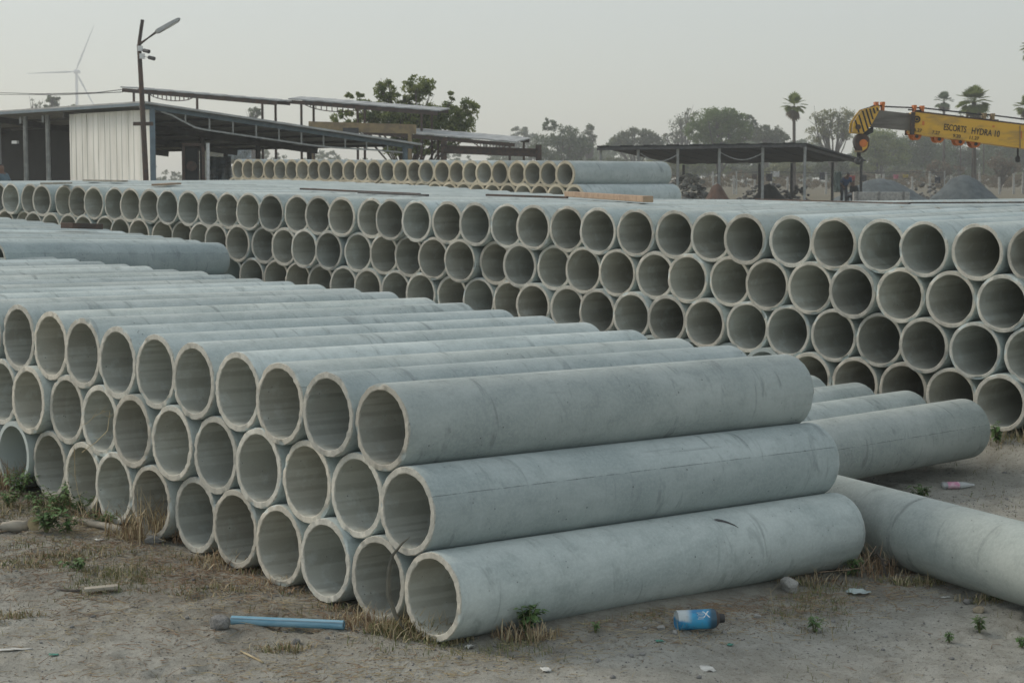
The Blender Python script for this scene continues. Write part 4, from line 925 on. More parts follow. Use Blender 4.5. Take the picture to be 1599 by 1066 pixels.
def tree(name, label, px_base, d, lobes, mat, clusters=70, per=26, leaf=None, group=None, trunk=None, base_z=GZ, gaps=0.25, cat='tree', limbs=14, crf=0.42):
    TSEED[0] += 1; rng = np.random.default_rng(TSEED[0])
    if d > 130: d *= 1.4; clusters = int(clusters * 1.5); per = int(per * 1.7)
    k = d / FPX; bx = at(px_base, 280, d).x; t = empty(name, (bx, d, base_z)); L_ = np.array([bx, d, base_z])
    areas = np.array([l[2] * l[3] for l in lobes], float); areas /= areas.sum(); C, RR = [], []
    for l, a in zip(lobes, areas):
        c = np.array(at(l[0], l[1], d)) - L_; rx, rz = l[2] * k, l[3] * k; ry = (rx + rz) / 2; n = max(5, int(clusters * a))
        v = rng.normal(0, 1, (n, 3)); v /= np.linalg.norm(v, axis=1)[:, None]; rad = rng.uniform(0.35, 1.0, n) ** 0.6
        cr = min(rx, rz) * crf * rng.uniform(0.55, 1.2, n)
        P = c + v * rad[:, None] * np.array([rx, ry, rz]) * (1 - 0.30 * crf); keep = rng.uniform(0, 1, n) > gaps * 0.6
        C.append(P[keep]); RR.append(cr[keep])
    C = np.concatenate(C); RR = np.concatenate(RR); V, F, T = leaf_cloud(C, RR, per, leaf or 2.1 * k, rng)
    m = fast_mesh('crown', V, F); at_ = m.attributes.new('tint', 'FLOAT', 'POINT'); at_.data.foreach_set('value', T.astype(np.float32)); link('crown', m, LM[mat], t)
    top = C[:, 2].max(); low = C[:, 2].min(); h0 = max(0.35 * low, 0.25 * top * 0.5); tr = trunk or max(0.1, top * 0.028); mb = MB(); cx = C[:, 0].mean(); cy = C[:, 1].mean()
    fork = Vector((cx * 0.35, cy * .35, h0)); mb.tube([(0, 0, -0.1), (0.02, 0, h0 * .5), fork], [tr * 1.25, tr, tr * 0.85], 8)
    pick = rng.choice(len(C), min(limbs, len(C)), replace=False)
    for i in pick:
        e = Vector(C[i]); mid = fork.lerp(e, 0.5) + Vector((rng.normal(0, .1) * (e - fork).length * .5, rng.normal(0, .1), 0.10 * (e - fork).length)); mb.tube([fork, mid, e], [tr * 0.6, tr * 0.32, tr * 0.08], 6)
        for q in range(3):
            e2 = e + Vector(rng.normal(0, 1, 3)) * float(RR[i]) * 1.0; mb.tube([mid.lerp(e, .5), e2], [tr * 0.16, tr * 0.05], 4)
    mb.build('trunk', M['bark'], t); return tag(t, label, cat, group)
tree('leafy_tree', 'dark green broad-leaved tree behind the canopy roofs', 640, 88, [(553, 152, 17, 10), (606, 144, 27, 20), (655, 138, 28, 22), (640, 160, 22, 12), (706, 148, 7, 10), (735, 166, 16, 16), (724, 190, 24, 22), (545, 187, 30, 16), (600, 183, 40, 20), (660, 188, 48, 26), (700, 205, 45, 24), (650, 228, 70, 18), (690, 182, 46, 26), (625, 192, 55, 22), (575, 170, 26, 18)], 'green', 620, 38, 0.095, gaps=0.22, limbs=34, crf=0.38)
G_ = 'trees along the far side'
tree('hazy_tree', 'faint hazy tree, leftmost of the far tree line', 792, 330, [(800, 222, 26, 13), (770, 232, 24, 12), (812, 205, 14, 10)], 'grey', 60, 22, group=G_, gaps=.4)
tree('hazy_tree', 'faint hazy tree, second from left in the far tree line', 836, 320, [(838, 224, 24, 17), (830, 240, 40, 12), (822, 212, 12, 9)], 'grey', 70, 24, group=G_, gaps=.3)
tree('dark_tree', 'dark spreading tree left of the open shelter, with one raised crown', 882, 205, [(856, 196, 16, 11), (882, 212, 26, 19), (900, 228, 30, 20), (855, 232, 34, 20), (885, 250, 50, 14)], 'dark', 150, 30, group=G_)
tree('slender_tree', 'small airy tree just left of the open shelter', 924, 240, [(922, 207, 13, 13), (918, 225, 16, 12)], 'grey', 40, 18, group=G_, gaps=.45)
tree('grey_tree', 'low grey-green tree above the left end of the shelter roof', 992, 225, [(995, 214, 36, 15), (968, 224, 22, 13), (1022, 224, 22, 12)], 'grey', 110, 26, group=G_)
tree('bare_tree', 'sparse pale tree left of the bright green one', 1066, 250, [(1066, 196, 22, 20), (1080, 178, 12, 10), (1052, 216, 22, 12)], 'grey', 60, 14, group=G_, gaps=.5, limbs=26)
tree('green_tree', 'full bright green tree over the middle of the shelter roof', 1124, 180, [(1118, 192, 46, 25), (1138, 186, 30, 18), (1095, 206, 32, 20), (1152, 204, 26, 22), (1120, 216, 50, 16)], 'bright', 230, 32, group=G_, gaps=.12)
tree('grey_tree', 'grey-green tree between the bright green tree and the palm', 1195, 215, [(1192, 210, 34, 16), (1170, 190, 14, 10), (1215, 216, 20, 14)], 'grey', 100, 26, group=G_)
tree('airy_tree', 'airy yellow-green tree between the palm and the crane hook', 1300, 185, [(1288, 186, 24, 20), (1318, 184, 20, 18), (1278, 208, 20, 18), (1312, 206, 26, 16)], 'pale', 120, 18, group=G_, gaps=.4, limbs=26)
tree('green_tree', 'mid green tree behind the crane hook', 1372, 200, [(1368, 222, 36, 26), (1390, 240, 40, 24), (1350, 250, 34, 18)], 'green', 130, 30, group=G_, gaps=.1)
tree('dark_tree', 'dark tree behind the left part of the crane boom', 1438, 215, [(1432, 226, 36, 24), (1455, 242, 42, 24), (1420, 255, 40, 16)], 'dark', 140, 30, group=G_, gaps=.1)
tree('dark_tree', 'dark tree behind the lettering on the crane boom', 1500, 225, [(1498, 232, 42, 24), (1520, 250, 40, 18), (1480, 256, 36, 16)], 'dark', 140, 30, group=G_, gaps=.1)
tree('dark_tree', 'dark tree at the right edge behind the crane boom', 1576, 220, [(1560, 234, 36, 22), (1590, 240, 36, 26), (1610, 225, 24, 22), (1570, 258, 44, 14)], 'dark', 140, 30, group=G_, gaps=.1)
tree('leafless_shrub', 'brown leafless shrub between the gravel heaps', 1470, 150, [(1468, 262, 24, 14), (1490, 266, 20, 10)], 'brown', 50, 12, group=G_, gaps=.4, limbs=34, cat='shrub')
tree('leafless_shrub', 'brown leafless shrub right of the dark gravel heap', 1562, 140, [(1560, 256, 24, 20), (1580, 264, 20, 14)], 'brown', 60, 12, group=G_, gaps=.4, limbs=36, cat='shrub')
for k, (x, y, rx, ry, mt_, lb) in enumerate(((955, 262, 40, 18, 'grey', 'under the left end of the shelter roof'), (1030, 262, 36, 16, 'pale', 'behind the rubble heap'), (1100, 258, 40, 16, 'green', 'behind the second shelter bay'), (1165, 262, 38, 16, 'grey', 'behind the third shelter bay'), (1230, 264, 38, 16, 'pale', 'behind the fourth shelter bay'), (1300, 262, 38, 18, 'grey', 'behind the right end of the shelter'), (1345, 268, 30, 12, 'pale', 'behind the worker in blue'), (1410, 270, 36, 12, 'grey', 'behind the left gravel heap'), (1535, 272, 40, 10, 'grey', 'behind the right gravel heap'), (1600, 276, 30, 10, 'pale', 'at the right edge below the boom'), (700, 262, 50, 14, 'dark', 'under the lowest canopy roof'), (790, 262, 44, 16, 'grey', 'beside the dark girder'), (560, 262, 60, 14, 'dark', 'under the middle canopy'), (345, 240, 26, 16, 'pale', 'seen through the shed'), (455, 262, 60, 14, 'grey', 'behind the shed rafters'))):
    tree('far_bush', mt_.replace('dark', 'dark green').replace('grey', 'grey-green').replace('pale', 'yellowish') + ' bush ' + lb, x, 190 + 7 * (k % 4), [(x, y, rx, ry), (x + rx * .5, y + 6, rx * .6, ry * .7), (x - rx * .5, y + 6, rx * .6, ry * .7)], mt_, 80, 26, group='bushes along the far fence', gaps=.1, cat='bush', limbs=8)
tree('far_tree', 'round tree top just left of the turbine above the shed roof', 86, 210, [(84, 158, 15, 9), (78, 172, 18, 9)], 'dark', 40, 22, group='tree tops above the shed roof')
tree('far_tree', 'low tree top under the wind turbine', 118, 230, [(118, 168, 13, 6), (112, 182, 18, 10)], 'dark', 36, 22, group='tree tops above the shed roof')
tree('far_tree', 'small tree top right of the turbine tower', 156, 240, [(156, 169, 8, 5), (154, 182, 12, 9)], 'grey', 24, 18, group='tree tops above the shed roof')
tree('far_tree', 'small tree top between the left and middle canopies', 397, 190, [(399, 176, 12, 9), (394, 192, 16, 10)], 'dark', 36, 22, group='tree tops above the shed roof')
tree('bare_tree', 'thin bare tree far left above the dark shed roof', 52, 260, [(52, 160, 13, 10), (60, 176, 14, 10)], 'grey', 20, 6, group='tree tops above the shed roof', gaps=.5, limbs=16)

def scrub(name, label, spans, mat, d, n, seed, leaf):
    rng = np.random.default_rng(seed); C = []; RR = []
    for x0, x1, y0, y1, k in spans:
        m_ = int(n * k); px = rng.uniform(x0, x1, m_); f_ = rng.uniform(0, 1, m_); wv = 0.55 + 0.45 * np.sin(px * 0.047 + seed) * np.sin(px * 0.019 + 1.3 * seed); py = y1 - (y1 - y0) * f_ * np.clip(wv + .25, .2, 1.1); dd = d * (1 + rng.uniform(-.06, .08, m_))
        for a, b, e in zip(px, py, dd): C.append(tuple(at(a, b, e))); RR.append(rng.uniform(2.5, 6) * d / FPX)
    V, F, T = leaf_cloud(np.array(C), np.array(RR), 30, leaf * d / FPX, rng); m = fast_mesh(name, V, F); a_ = m.attributes.new('tint', 'FLOAT', 'POINT'); a_.data.foreach_set('value', T.astype(np.float32)); tag(link(name, m, LM[mat]), label, 'scrub', kind='stuff')
scrub('far_scrub', 'far-off grey-green scrub reading as one mass below the trees', [(740, 1720, 238, 290, 1.0), (1040, 1720, 222, 270, .5), (300, 740, 240, 290, .45), (296, 420, 222, 290, .22), (-150, 300, 262, 290, .2)], 'grey', 420, 1700, 3, 2.4)
scrub('far_wood', 'far-off hazy green wood reading as one mass behind crane and shelter', [(1030, 1720, 204, 275, 1.15), (920, 1060, 218, 275, .25), (760, 960, 218, 275, .36)], 'dark', 460, 1700, 6, 2.2)
scrub('dry_scrub', 'low dry brown scrub along the far fence', [(930, 1720, 270, 292, 1.0), (300, 930, 270, 292, .3)], 'brown', 215, 900, 4, 2.0)
def palm(label, px, py, r, d, n=26, skirt=10, base_px=None, lean=0.0):
    TSEED[0] += 1; rng = random.Random(TSEED[0]); k = d / FPX; top = at(px, py, d); bx = at(base_px or px, 280, d).x; t = empty('palm_tree', (bx, d, GZ)); T = top - Vector(t.location); Rm = r * k
    mb = MB(); mb.tube([(0, 0, -.1), (T.x * .4, 0, T.z * .5), T], [Rm * .15, Rm * .105, Rm * .11], 8); mb.build('trunk', M['bark'], t)
    def fan(name, mat, cnt, elo, ehi, scale):
        V, F = [], []
        for q in range(cnt):
            az = 2 * math.pi * (q * 0.618 + rng.uniform(-.05, .05)); el = R(rng.uniform(elo, ehi)); dv = Vector((math.cos(az) * math.cos(el), math.sin(az) * math.cos(el), math.sin(el)))
            sl = Rm * rng.uniform(.40, .58) * scale; dv2 = (dv + Vector((0, 0, -0.22))).normalized(); tip = T + dv * sl; side = dv2.cross(Vector((0, 0, 1))); side = side.normalized() if side.length > .01 else Vector((1, 0, 0)); up = side.cross(dv2)
            n0 = len(V); w_ = Rm * .018; V += [T + side * w_, T - side * w_, tip - side * w_, tip + side * w_]; F.append((n0, n0 + 1, n0 + 2, n0 + 3))
            fr = Rm * rng.uniform(.42, .55) * scale; seg = 13
            for j in range(seg):
                a = R(-125 + 250 * j / (seg - 1)); da = R(250 / (seg - 1) * .62); l_ = fr * (0.75 + .25 * math.cos(a)) * rng.uniform(.9, 1.05)
                dd = lambda an, f_: tip + (dv2 * math.cos(an) + side * math.sin(an)) * (l_ * f_) + up * (abs(math.sin(an)) * .18 * l_ * f_) - Vector((0, 0, .12 * l_ * f_ * f_))
                n0 = len(V); V += [tip, dd(a - da, .62), dd(a, 1.0), dd(a + da, .62)]; F.append((n0, n0 + 1, n0 + 2, n0 + 3))
        m = fast_mesh(name, [tuple(v) for v in V], F); a_ = m.attributes.new('tint', 'FLOAT', 'POINT'); a_.data.foreach_set('value', np.random.default_rng(TSEED[0]).uniform(0, .8, len(V)).astype(np.float32)); link(name, m, mat, t)
    fan('crown', LM['green' if r > 20 else 'dark'], int(n * 1.25), -38, 85, 1.0)
    if skirt: fan('dead_fronds', LM['brown'], skirt, -85, -45, .95)
    tag(t, label, 'palm', 'fan palms')
palm('fan palm with dead brown skirt standing behind the open shelter', 1240, 166, 23, 172, 22, 12)
palm('small fan palm behind the boom, left of the big crowned palm', 1474, 159, 18, 235, 20, 5)
palm('wide-crowned fan palm above the lettering on the crane boom', 1521, 160, 31, 160, 34, 6)
palm('low young palm peeping over the boom, left of the big crowned palm', 1500, 180, 10, 240, 14, 0)
palm('low young palm peeping over the boom, right of the big crowned palm', 1536, 178, 11, 240, 14, 0)
palm('fan palm cut by the right edge, above the boom', 1602, 168, 22, 165, 26, 8)
palm('tall fan palm at the right edge of which one frond tip shows', 1617, 76, 26, 130, 26, 8, base_px=1640)

# ================================================================== things lying on the stacks
def stack_top(px, py):          # point on the tops of the rear stacks under a photograph pixel
    d = 14.0
    for _ in range(60):
        p = at(px, py, d); q = p - B_O; t_ = (q.x * B_U.x + q.y * B_U.y); v_ = max(0.0, q.x * B_N.x + q.y * B_N.y); zt = b_top(t_) + 0.185 + b_slope(t_) * v_
        sl_ = (p.z - CAM_Z) / d; dn = (zt - CAM_Z) / sl_ if abs(sl_) > 1e-5 else 60; d = .6 * d + .4 * min(max(dn, 11), 26)
    p = at(px, py, d); q = p - B_O; p.z = b_top(q.x * B_U.x + q.y * B_U.y) + 0.19 + b_slope(q.x * B_U.x + q.y * B_U.y) * max(0, q.x * B_N.x + q.y * B_N.y); return p
def stick(name, label, a, b, w_, h_, mat, cat, group=None, lift=None, tube=False, parent=None):
    a, b = Vector(a), Vector(b); c = a.lerp(b, .5); mb = MB(); e = Vector((0, 0, h_ / 2 if lift is None else lift))
    if tube:
        n = 6; r_ = random.Random(hash(name) % 97 + int(a.x * 100)); mb.tube([a.lerp(b, i / n) - c + e + Vector((r_.uniform(-1, 1), r_.uniform(-1, 1), 0)) * w_ * .14 for i in range(n + 1)], [w_ * r_.uniform(.42, .55) for i in range(n + 1)], 7)
    else: mb.bar(a - c + e, b - c + e, w_, h_)
    o = mb.build(name, mat, bevel=0 if tube else min(w_, h_) * .08, smooth=tube); o.location = c; return tag(o, label, cat, group)
stick('timber', 'short sawn brown timber lying on top of the rear stack', stack_top(888, 308), stack_top(1012, 317), 0.09, 0.052, M['wood_new'], 'timber')
stick('steel_bar', 'long thin rusty bar lying across the tops of the rear stack, right', stack_top(1180, 313), stack_top(1420, 320) , 0.02, 0.012, M['rust'], 'bar', 'bars on the rear stack')
stick('steel_bar', 'thin rusty bar running out of the right edge over the rear stack', stack_top(1400, 319), stack_top(1640, 318), 0.02, 0.012, M['rust'], 'bar', 'bars on the rear stack')
stick('steel_bar', 'thin dark bar lying between the timber and the far stack', stack_top(760, 307), stack_top(886, 311), 0.03, 0.02, M['rust'], 'bar', 'bars on the rear stack')
stick('steel_bar', 'pair-forming dark bar on the rear stack left of the timber, upper one', stack_top(470, 297), stack_top(655, 305.5), 0.035, 0.018, M['rust'], 'bar', 'bars on the rear stack')
stick('steel_bar', 'pair-forming dark bar on the rear stack left of the timber, lower one', stack_top(560, 303), stack_top(668, 307.5), 0.03, 0.018, M['steel_dark'], 'bar', 'bars on the rear stack')
stick('board', 'thin bleached board on the rear stack below the dark shed opening', stack_top(72, 285), stack_top(104, 281), 0.14, 0.02, M['wood_grey'], 'board', 'boards on the rear stack')
stick('board', 'thin bleached board on the rear stack below the white shed wall', stack_top(137, 283), stack_top(192, 285), 0.16, 0.02, M['wood_grey'], 'board', 'boards on the rear stack')
stick('board', 'thin brown board on the rear stack right of the lamp pole', stack_top(245, 287), stack_top(275, 286), 0.12, 0.02, M['wood'], 'board', 'boards on the rear stack')
q0, q1 = at(104, 356.5, 17.6), at(152, 358, 17.9); stick('plank', 'short rusty brown plank lying on the left middle stack', q0, q1, 0.16, 0.05, M['rust'], 'plank')

# ================================================================== near ground clutter
def gnd(px, py, lift=0.0):
    p = gp(px, py); p.z = float(gz(p.x, p.y)[0]) + lift; return p
def rock(label, px, py, size, seed, mat=M['rock'], flat=0.75, cat='rock', name='rock'):
    m = chunk_mesh(seed, mat, 3, 0.5); p = gnd(px, py); o = bpy.data.objects.new(name, m); COL.objects.link(o)
    o.location = p + Vector((0, 0, size * flat * .62)); o.scale = (size, size * .85, size * flat); o.rotation_euler = (0, 0, seed); return tag(o, label, cat, 'loose stones')
rock('round grey stone at the left end of the blue tube', 343, 978, 0.047, 3)
rock('pale broken concrete lump beside the far end of the lowest pipe', 1233, 921, 0.055, 12, M['rock_pale'])
rock('small pale stone right of the blue can', 1182, 964, 0.020, 5, M['rock_pale'])
rock('small pale stone just left of the blue can', 1032, 978, 0.018, 6, M['rock_pale'])
rock('pale pebble touching the lower left of the blue can', 1053, 985, 0.015, 8, M['rock_pale'])
rock('pale pebble under the black cap of the blue can', 1132, 984, 0.014, 9, M['rock_pale'])
rock('yellowish stone lump near the right edge below the stray pipe', 1528, 953, 0.034, 14, plain('ochre_stone', (0.40, 0.34, 0.24), (0.22, 0.19, 0.14), .9, 9, bmp=.4), 0.6)
rock('grey stone lump left of the yellowish one by the stray pipe', 1512, 940, 0.026, 15, M['rock'], 0.6)
rock('grey stone lump before the sixth bottom pipe mouth', 241, 846, 0.05, 16, M['rock'], 0.5)
rock('tiny grey stone below the middle of the blue tube', 462, 996, 0.022, 18)
# blue tube
def blue_tube():
    a, b = gnd(362, 968, .020), gnd(537, 980, .020); c = a.lerp(b, .5); t = empty('blue_tube', c); mb = MB(); n = 10; r_ = 0.019
    pr = [(0, r_), ((b - a).length, r_), ((b - a).length, r_ * .82), (0, r_ * .82), (0, r_)]
    mb.lathe(pr, a - c, b - a, 20); o = mb.build('tube', M['blue_plastic'], t, smooth=False)
    mb = MB(); d_, s_, u_ = frame(b - a); mb.bar(a - c + Vector((0, -.016, .0125)), b - c + Vector((0, -.016, .0125)), 0.006, 0.004); mb.build('pale_band', plain('pale_band_plastic', (0.35, 0.52, 0.62), rough=.5), o)  # paler strip along the upper near side of the tube
    tag(t, 'blue plastic tube lying on the sand before the front stack', 'tube')
blue_tube()
# blue spray can
def spray_can():
    a, b = gnd(1056, 979), gnd(1118, 983); r_ = 0.041; ax = (b - a); ax.z = 0; ax.normalize(); Lc = 0.158; zc = float(gz(a.x, a.y)[0]) + r_ - .004; t = empty('spray_can', (a.x, a.y, zc - r_)); o_ = Vector((0, 0, r_))
    m, n, bs = node_mat('can_print'); tc = N(n, 'ShaderNodeTexCoord'); P = tc.outputs['Object']; sp = N(n, 'ShaderNodeSeparateXYZ'); n.links.new(P, sp.inputs[0]); nz = noise(n, P, 14, 3, .5, .6); n2 = noise(n, P, 90, 4)
    c = mixc(n, maprange(n, nz, .42, .6), (0.02, 0.20, 0.40), (0.04, 0.32, 0.55)); w1 = mathn(n, 'MULTIPLY', maprange(n, sp.outputs[0], 0.035, 0.07, 1, 0), maprange(n, mathn(n, 'ADD', sp.outputs[2], mathn(n, 'MULTIPLY', nz, .05)), .062, .078)); c = mixc(n, w1, c, (0.50, 0.55, 0.56))
    c = mixc(n, mathn(n, 'MULTIPLY', maprange(n, n2, .55, .7), .35), c, (0.22, 0.22, 0.2)); dk = maprange(n, sp.outputs[0], .125, .15); c = mixc(n, dk, c, (0.03, 0.08, 0.12)); n.links.new(c, bs.inputs['Base Color']); bs.inputs['Roughness'].default_value = .45
    mb = MB(); mb.lathe([(0.0, 0), (0.004, r_ * .8), (0, r_ * .97), (.004, r_), (Lc, r_), (Lc + .004, r_ * .97)], o_, ax, 40); body = mb.build('body', m, t, smooth=True); body.data.set_sharp_from_angle(angle=R(35))
    mb = MB(); mb.lathe([(Lc + .003, r_ * .97), (Lc + .012, r_ * .85), (Lc + .022, r_ * .55), (Lc + .024, r_ * .5)], o_, ax, 32); mb.build('shoulder', M['rust'], t, smooth=True)
    mb = MB(); mb.lathe([(Lc + .02, r_ * .48), (Lc + .028, r_ * .5), (Lc + .046, r_ * .46), (Lc + .047, 0)], o_, ax, 24); mb.build('nozzle', M['black'], t)
    for s_, x, an, sz in (('X', .118, 40, .042), ('ALL', .098, 64, .018), ('SPRAY', .055, 58, .012)):
        tm = text_mesh(s_, sz, 0.0); tm.materials.clear(); tm.materials.append(M['white']); side = Vector((ax.y, -ax.x, 0))
        for v in tm.vertices:
            aa = R(an) + v.co.y / r_; q = o_ + ax * (x + v.co.x) + (side * math.cos(aa) + Vector((0, 0, 1)) * math.sin(aa)) * (r_ + .0006); v.co = q
        if s_ == 'X': link('lettering', tm, M['white'], body)
        else: bpy.data.meshes.remove(tm)
    for k in range(5):       # worn rows of small print
        mb = MB(); side = Vector((ax.y, -ax.x, 0)); aa = R(52 - k * 9); x0 = .082 + .004 * (k % 2)
        for j in range(5):
            q = o_ + ax * (x0 + j * .0052) + (side * math.cos(aa) + Vector((0, 0, 1)) * math.sin(aa)) * (r_ + .0003); mb.box(q, (.0036 if k != 2 else .0024, .001, .003), math.atan2(ax.y, ax.x))
        mb.build('small_print', M['white'], body)
    tag(t, 'dirty blue spray can with black nozzle lying beside the lowest pipe', 'can')
spray_can()
# clear bottle with a pink label
def bottle():
    a, b = gnd(1470, 763), gnd(1521, 762); ax = b - a; ax.z = 0; L_ = ax.length; ax.normalize(); r_ = .031; t = empty('plastic_bottle', (a.x, a.y, float(gz(a.x, a.y)[0]))); o_ = Vector((0, 0, r_ - .003))
    m, n, bs = node_mat('clear_plastic'); bs.inputs['Base Color'].default_value = (.75, .78, .78, 1); bs.inputs['Roughness'].default_value = .25; bs.inputs['Transmission Weight'].default_value = .55; bs.inputs['IOR'].default_value = 1.2
    mb = MB(); mb.lathe([(0, 0), (.003, r_ * .8), (.012, r_), (.05, r_), (.055, r_ * .94), (.06, r_), (L_ * .62, r_), (L_ * .78, r_ * .8), (L_ * .9, r_ * .42), (L_, r_ * .4), (L_, 0)], o_, ax, 28); mb.build('body', m, t, smooth=True)
    mb = MB(); mb.lathe([(L_ * .16, r_ + .0008), (L_ * .52, r_ + .0008)], o_, ax, 28); mb.build('label_band', plain('pink_label', (0.55, 0.22, 0.34), (0.62, 0.45, 0.5), .5, 30), t, smooth=True)
    t.scale = (1, 1, .62)
    tag(t, 'clear plastic bottle with pink label lying on the sand at right', 'bottle')
bottle()
# sheets of plastic and paper
def scrap(name, label, px, py, w_, l_, mat, seed, rz=0.0, cr=.012, cat='litter'):
    r_ = np.random.default_rng(seed); n = 9; xs = np.linspace(-1, 1, n); gx, gy = np.meshgrid(xs, xs); rad = 1 - .22 * np.abs(np.sin(2 * np.arctan2(gy, gx) + seed)) * (np.hypot(gx, gy) > .6)
    p = gnd(px, py); z = (fbm(gx * 2 + seed, gy * 2, 2, seed) - .3) * cr * 2 + .006; V = np.stack([gx * w_ * rad, gy * l_ * rad, z], -1).reshape(-1, 3); idx = np.arange(n * n).reshape(n, n)
    F = np.stack([idx[:-1, :-1].ravel(), idx[:-1, 1:].ravel(), idx[1:, 1:].ravel(), idx[1:, :-1].ravel()], 1); o = link(name, fast_mesh(name, V, F), mat); o.modifiers.new('thickness', 'SOLIDIFY').thickness = .0015; o.location = p; o.rotation_euler = (0, 0, rz); return tag(o, label, cat, 'scraps of litter')
M['poly'] = plain('pale_polythene', (0.45, 0.52, 0.50), (0.38, 0.45, 0.44), .4, 20); M['paper'] = plain('dirty_paper', (0.62, 0.62, 0.58), (0.45, 0.45, 0.42), .8, 20); M['green_bit'] = plain('green_plastic', (0.06, 0.26, 0.19), (0.04, 0.18, 0.14), .5, 20)
scrap('plastic_sheet', 'pale crumpled plastic sheet beside the end of the lowest pipe', 1340, 925, .058, .055, M['poly'], 3, .3, .015)
scrap('paper_scrap', 'white paper strip on the sand at the lower left edge', 22, 1014, .075, .014, M['paper'], 4, .15, .004)
scrap('paper_scrap', 'small white scrap before the bottom pipes at left', 155, 842, .022, .02, M['paper'], 5, .5, .006)
scrap('paper_scrap', 'crumpled white scrap right of the dry clump at the lowest pipe', 733, 1010, .018, .02, M['paper'], 6, .5, .02)
scrap('paper_scrap', 'white scrap lying under the upright twig far right', 1477, 930, .024, .006, M['paper'], 7, .1, .004)
scrap('green_scrap', 'flat green plastic chip below the blue can, left one', 1030, 998, .018, .014, M['green_bit'], 8, .3, .004)
scrap('green_scrap', 'flat green plastic chip below the blue can, right one', 1140, 1001, .018, .014, M['green_bit'], 9, 1.3, .004)
scrap('green_scrap', 'dark green plastic chip on the bare sand at lower left', 84, 1021, .020, .014, M['green_bit'], 10, .2, .004)
scrap('grey_scrap', 'pale film of plastic pressed in the sand, bottom centre', 1104, 1040, .03, .05, M['paper'], 12, .2, .006)
scrap('grey_scrap', 'pale film of plastic pressed in the sand, left of bottom centre', 852, 1044, .02, .04, M['paper'], 13, .2, .006)
# wood
stick('log', 'short bleached log at the left edge', gnd(-6, 828), gnd(46, 825), .058, .05, M['wood_grey'], 'log', 'wood scraps', .024, True)
stick('log', 'long bleached branch before the bottom pipe mouths at left', gnd(117, 815), gnd(200, 833), .040, .04, M['wood_grey'], 'branch', 'wood scraps', .018, True)
stick('wood_slab', 'flat pale slab of wood on the sand at left', gnd(132, 924), gnd(184, 921), .05, .014, M['wood_grey'], 'slab', 'wood scraps', .02)
stick('stick', 'dark stick left of the flat pale slab', gnd(60, 917), gnd(128, 921), .016, .012, M['bark'], 'stick', 'wood scraps', .008, True)
stick('stick', 'straight yellow stick on the sand below the blue tube', gnd(376, 1012), gnd(411, 1031), .009, .009, M['straw'], 'stick', 'wood scraps', .006, True)
p = gnd(52, 829); mb = MB(); mb.lathe([(0, 0), (0, .027), (.012, .028), (.012, 0)], (0, 0, .030), (0.35, -.93, .15), 14); o = mb.build('wood_disc', plain('pale_sawn_wood', (0.46, 0.38, 0.22), (0.36, 0.29, 0.17), .85, 20), smooth=False); o.location = p; o.scale = (1, 1, 1.25); tag(o, 'upright sawn wood disc leaning at the end of the short log', 'disc')

# ---- grass, straw and weeds
def blades(P, h, lean, width, rng, bend=0.5):
    n = len(P); az = rng.uniform(0, 6.28, n); el = lean * np.abs(rng.normal(0, 1, n)); dx = np.stack([np.cos(az) * np.sin(el), np.sin(az) * np.sin(el), np.cos(el)], 1); h = h[:, None]
    p0 = P; p1 = P + dx * h * .55; dx2 = dx + np.stack([np.cos(az), np.sin(az), -np.ones(n)], 1) * bend * rng.uniform(.1, 1, n)[:, None]; dx2 /= np.linalg.norm(dx2, axis=1)[:, None]; p2 = p1 + dx2 * h * .45
    saz = az + rng.uniform(-.8, .8, n) + 1.57; s = np.stack([np.cos(saz), np.sin(saz), np.zeros(n)], 1) * (width * rng.uniform(.6, 1.3, n))[:, None]
    V = np.stack([p0 - s, p0 + s, p1 + s * .75, p1 - s * .75, p2 + s * .15, p2 - s * .15], 1).reshape(-1, 3); b = np.arange(n)[:, None] * 6; F = np.concatenate([b + np.array([0, 1, 2, 3]), b + np.array([3, 2, 4, 5])], 0); return V, F
def clump(label, px, py, rad, h, n, mats, name='grass_clump', cat='grass', lean=.62, bend=.75, width=.0026, group='dry grass clumps', squash=.6, ang=0.0, nst=0):
    TSEED[0] += 1; rng = np.random.default_rng(TSEED[0]); c = gnd(px, py); t = empty(name, c); share = n // len(mats)
    for k, (pn, mt_, hf, cnt) in enumerate(mats):
        a = rng.uniform(0, 6.28, cnt); r_ = rad * np.sqrt(rng.uniform(0, 1, cnt)) * (1 + .3 * np.sin(3 * a)); x = r_ * np.cos(a); y = r_ * np.sin(a) * squash; ca, sa = math.cos(ang), math.sin(ang); x, y = x * ca - y * sa, x * sa + y * ca
        z = gz(c.x + x, c.y + y) - c.z - .006; V, F = blades(np.stack([x, y, z], 1), h * hf * rng.uniform(.35, 1.1, cnt) * (1 - .5 * r_ / rad / 1.3), lean * (1 if k == 0 else .8), width, rng, bend); tag(link(pn, fast_mesh(pn, V, F), mt_, t), kind='stuff')
    return tag(t, label, cat, group)
D_ = lambda n: ('dry_blades', M['straw'], 1, int(n * .7)); B_ = lambda n: ('brown_stalks', M['straw_red'], .9, int(n * .6)); G2 = lambda n: ('green_blades', M['grass'], .75, n)
clump('tall dry brown tuft before the fifth bottom pipe mouth', 232, 838, .19, .32, 0, [D_(360), B_(120)])
clump('rusty dry tuft between the fourth and sixth bottom pipe mouths', 296, 842, .14, .24, 0, [B_(220), D_(80)])
clump('rusty dry tuft rising left of the third bottom pipe mouth from left', 186, 806, .09, .20, 0, [B_(140), D_(40)])
clump('big mixed tuft at the mouth of the lowest front pipe', 640, 988, .17, .15, 0, [D_(330), G2(260), B_(80)], squash=.5)
clump('matted straw tuft at the right end of the blue tube', 572, 972, .16, .12, 0, [B_(280), D_(220)], lean=.9)
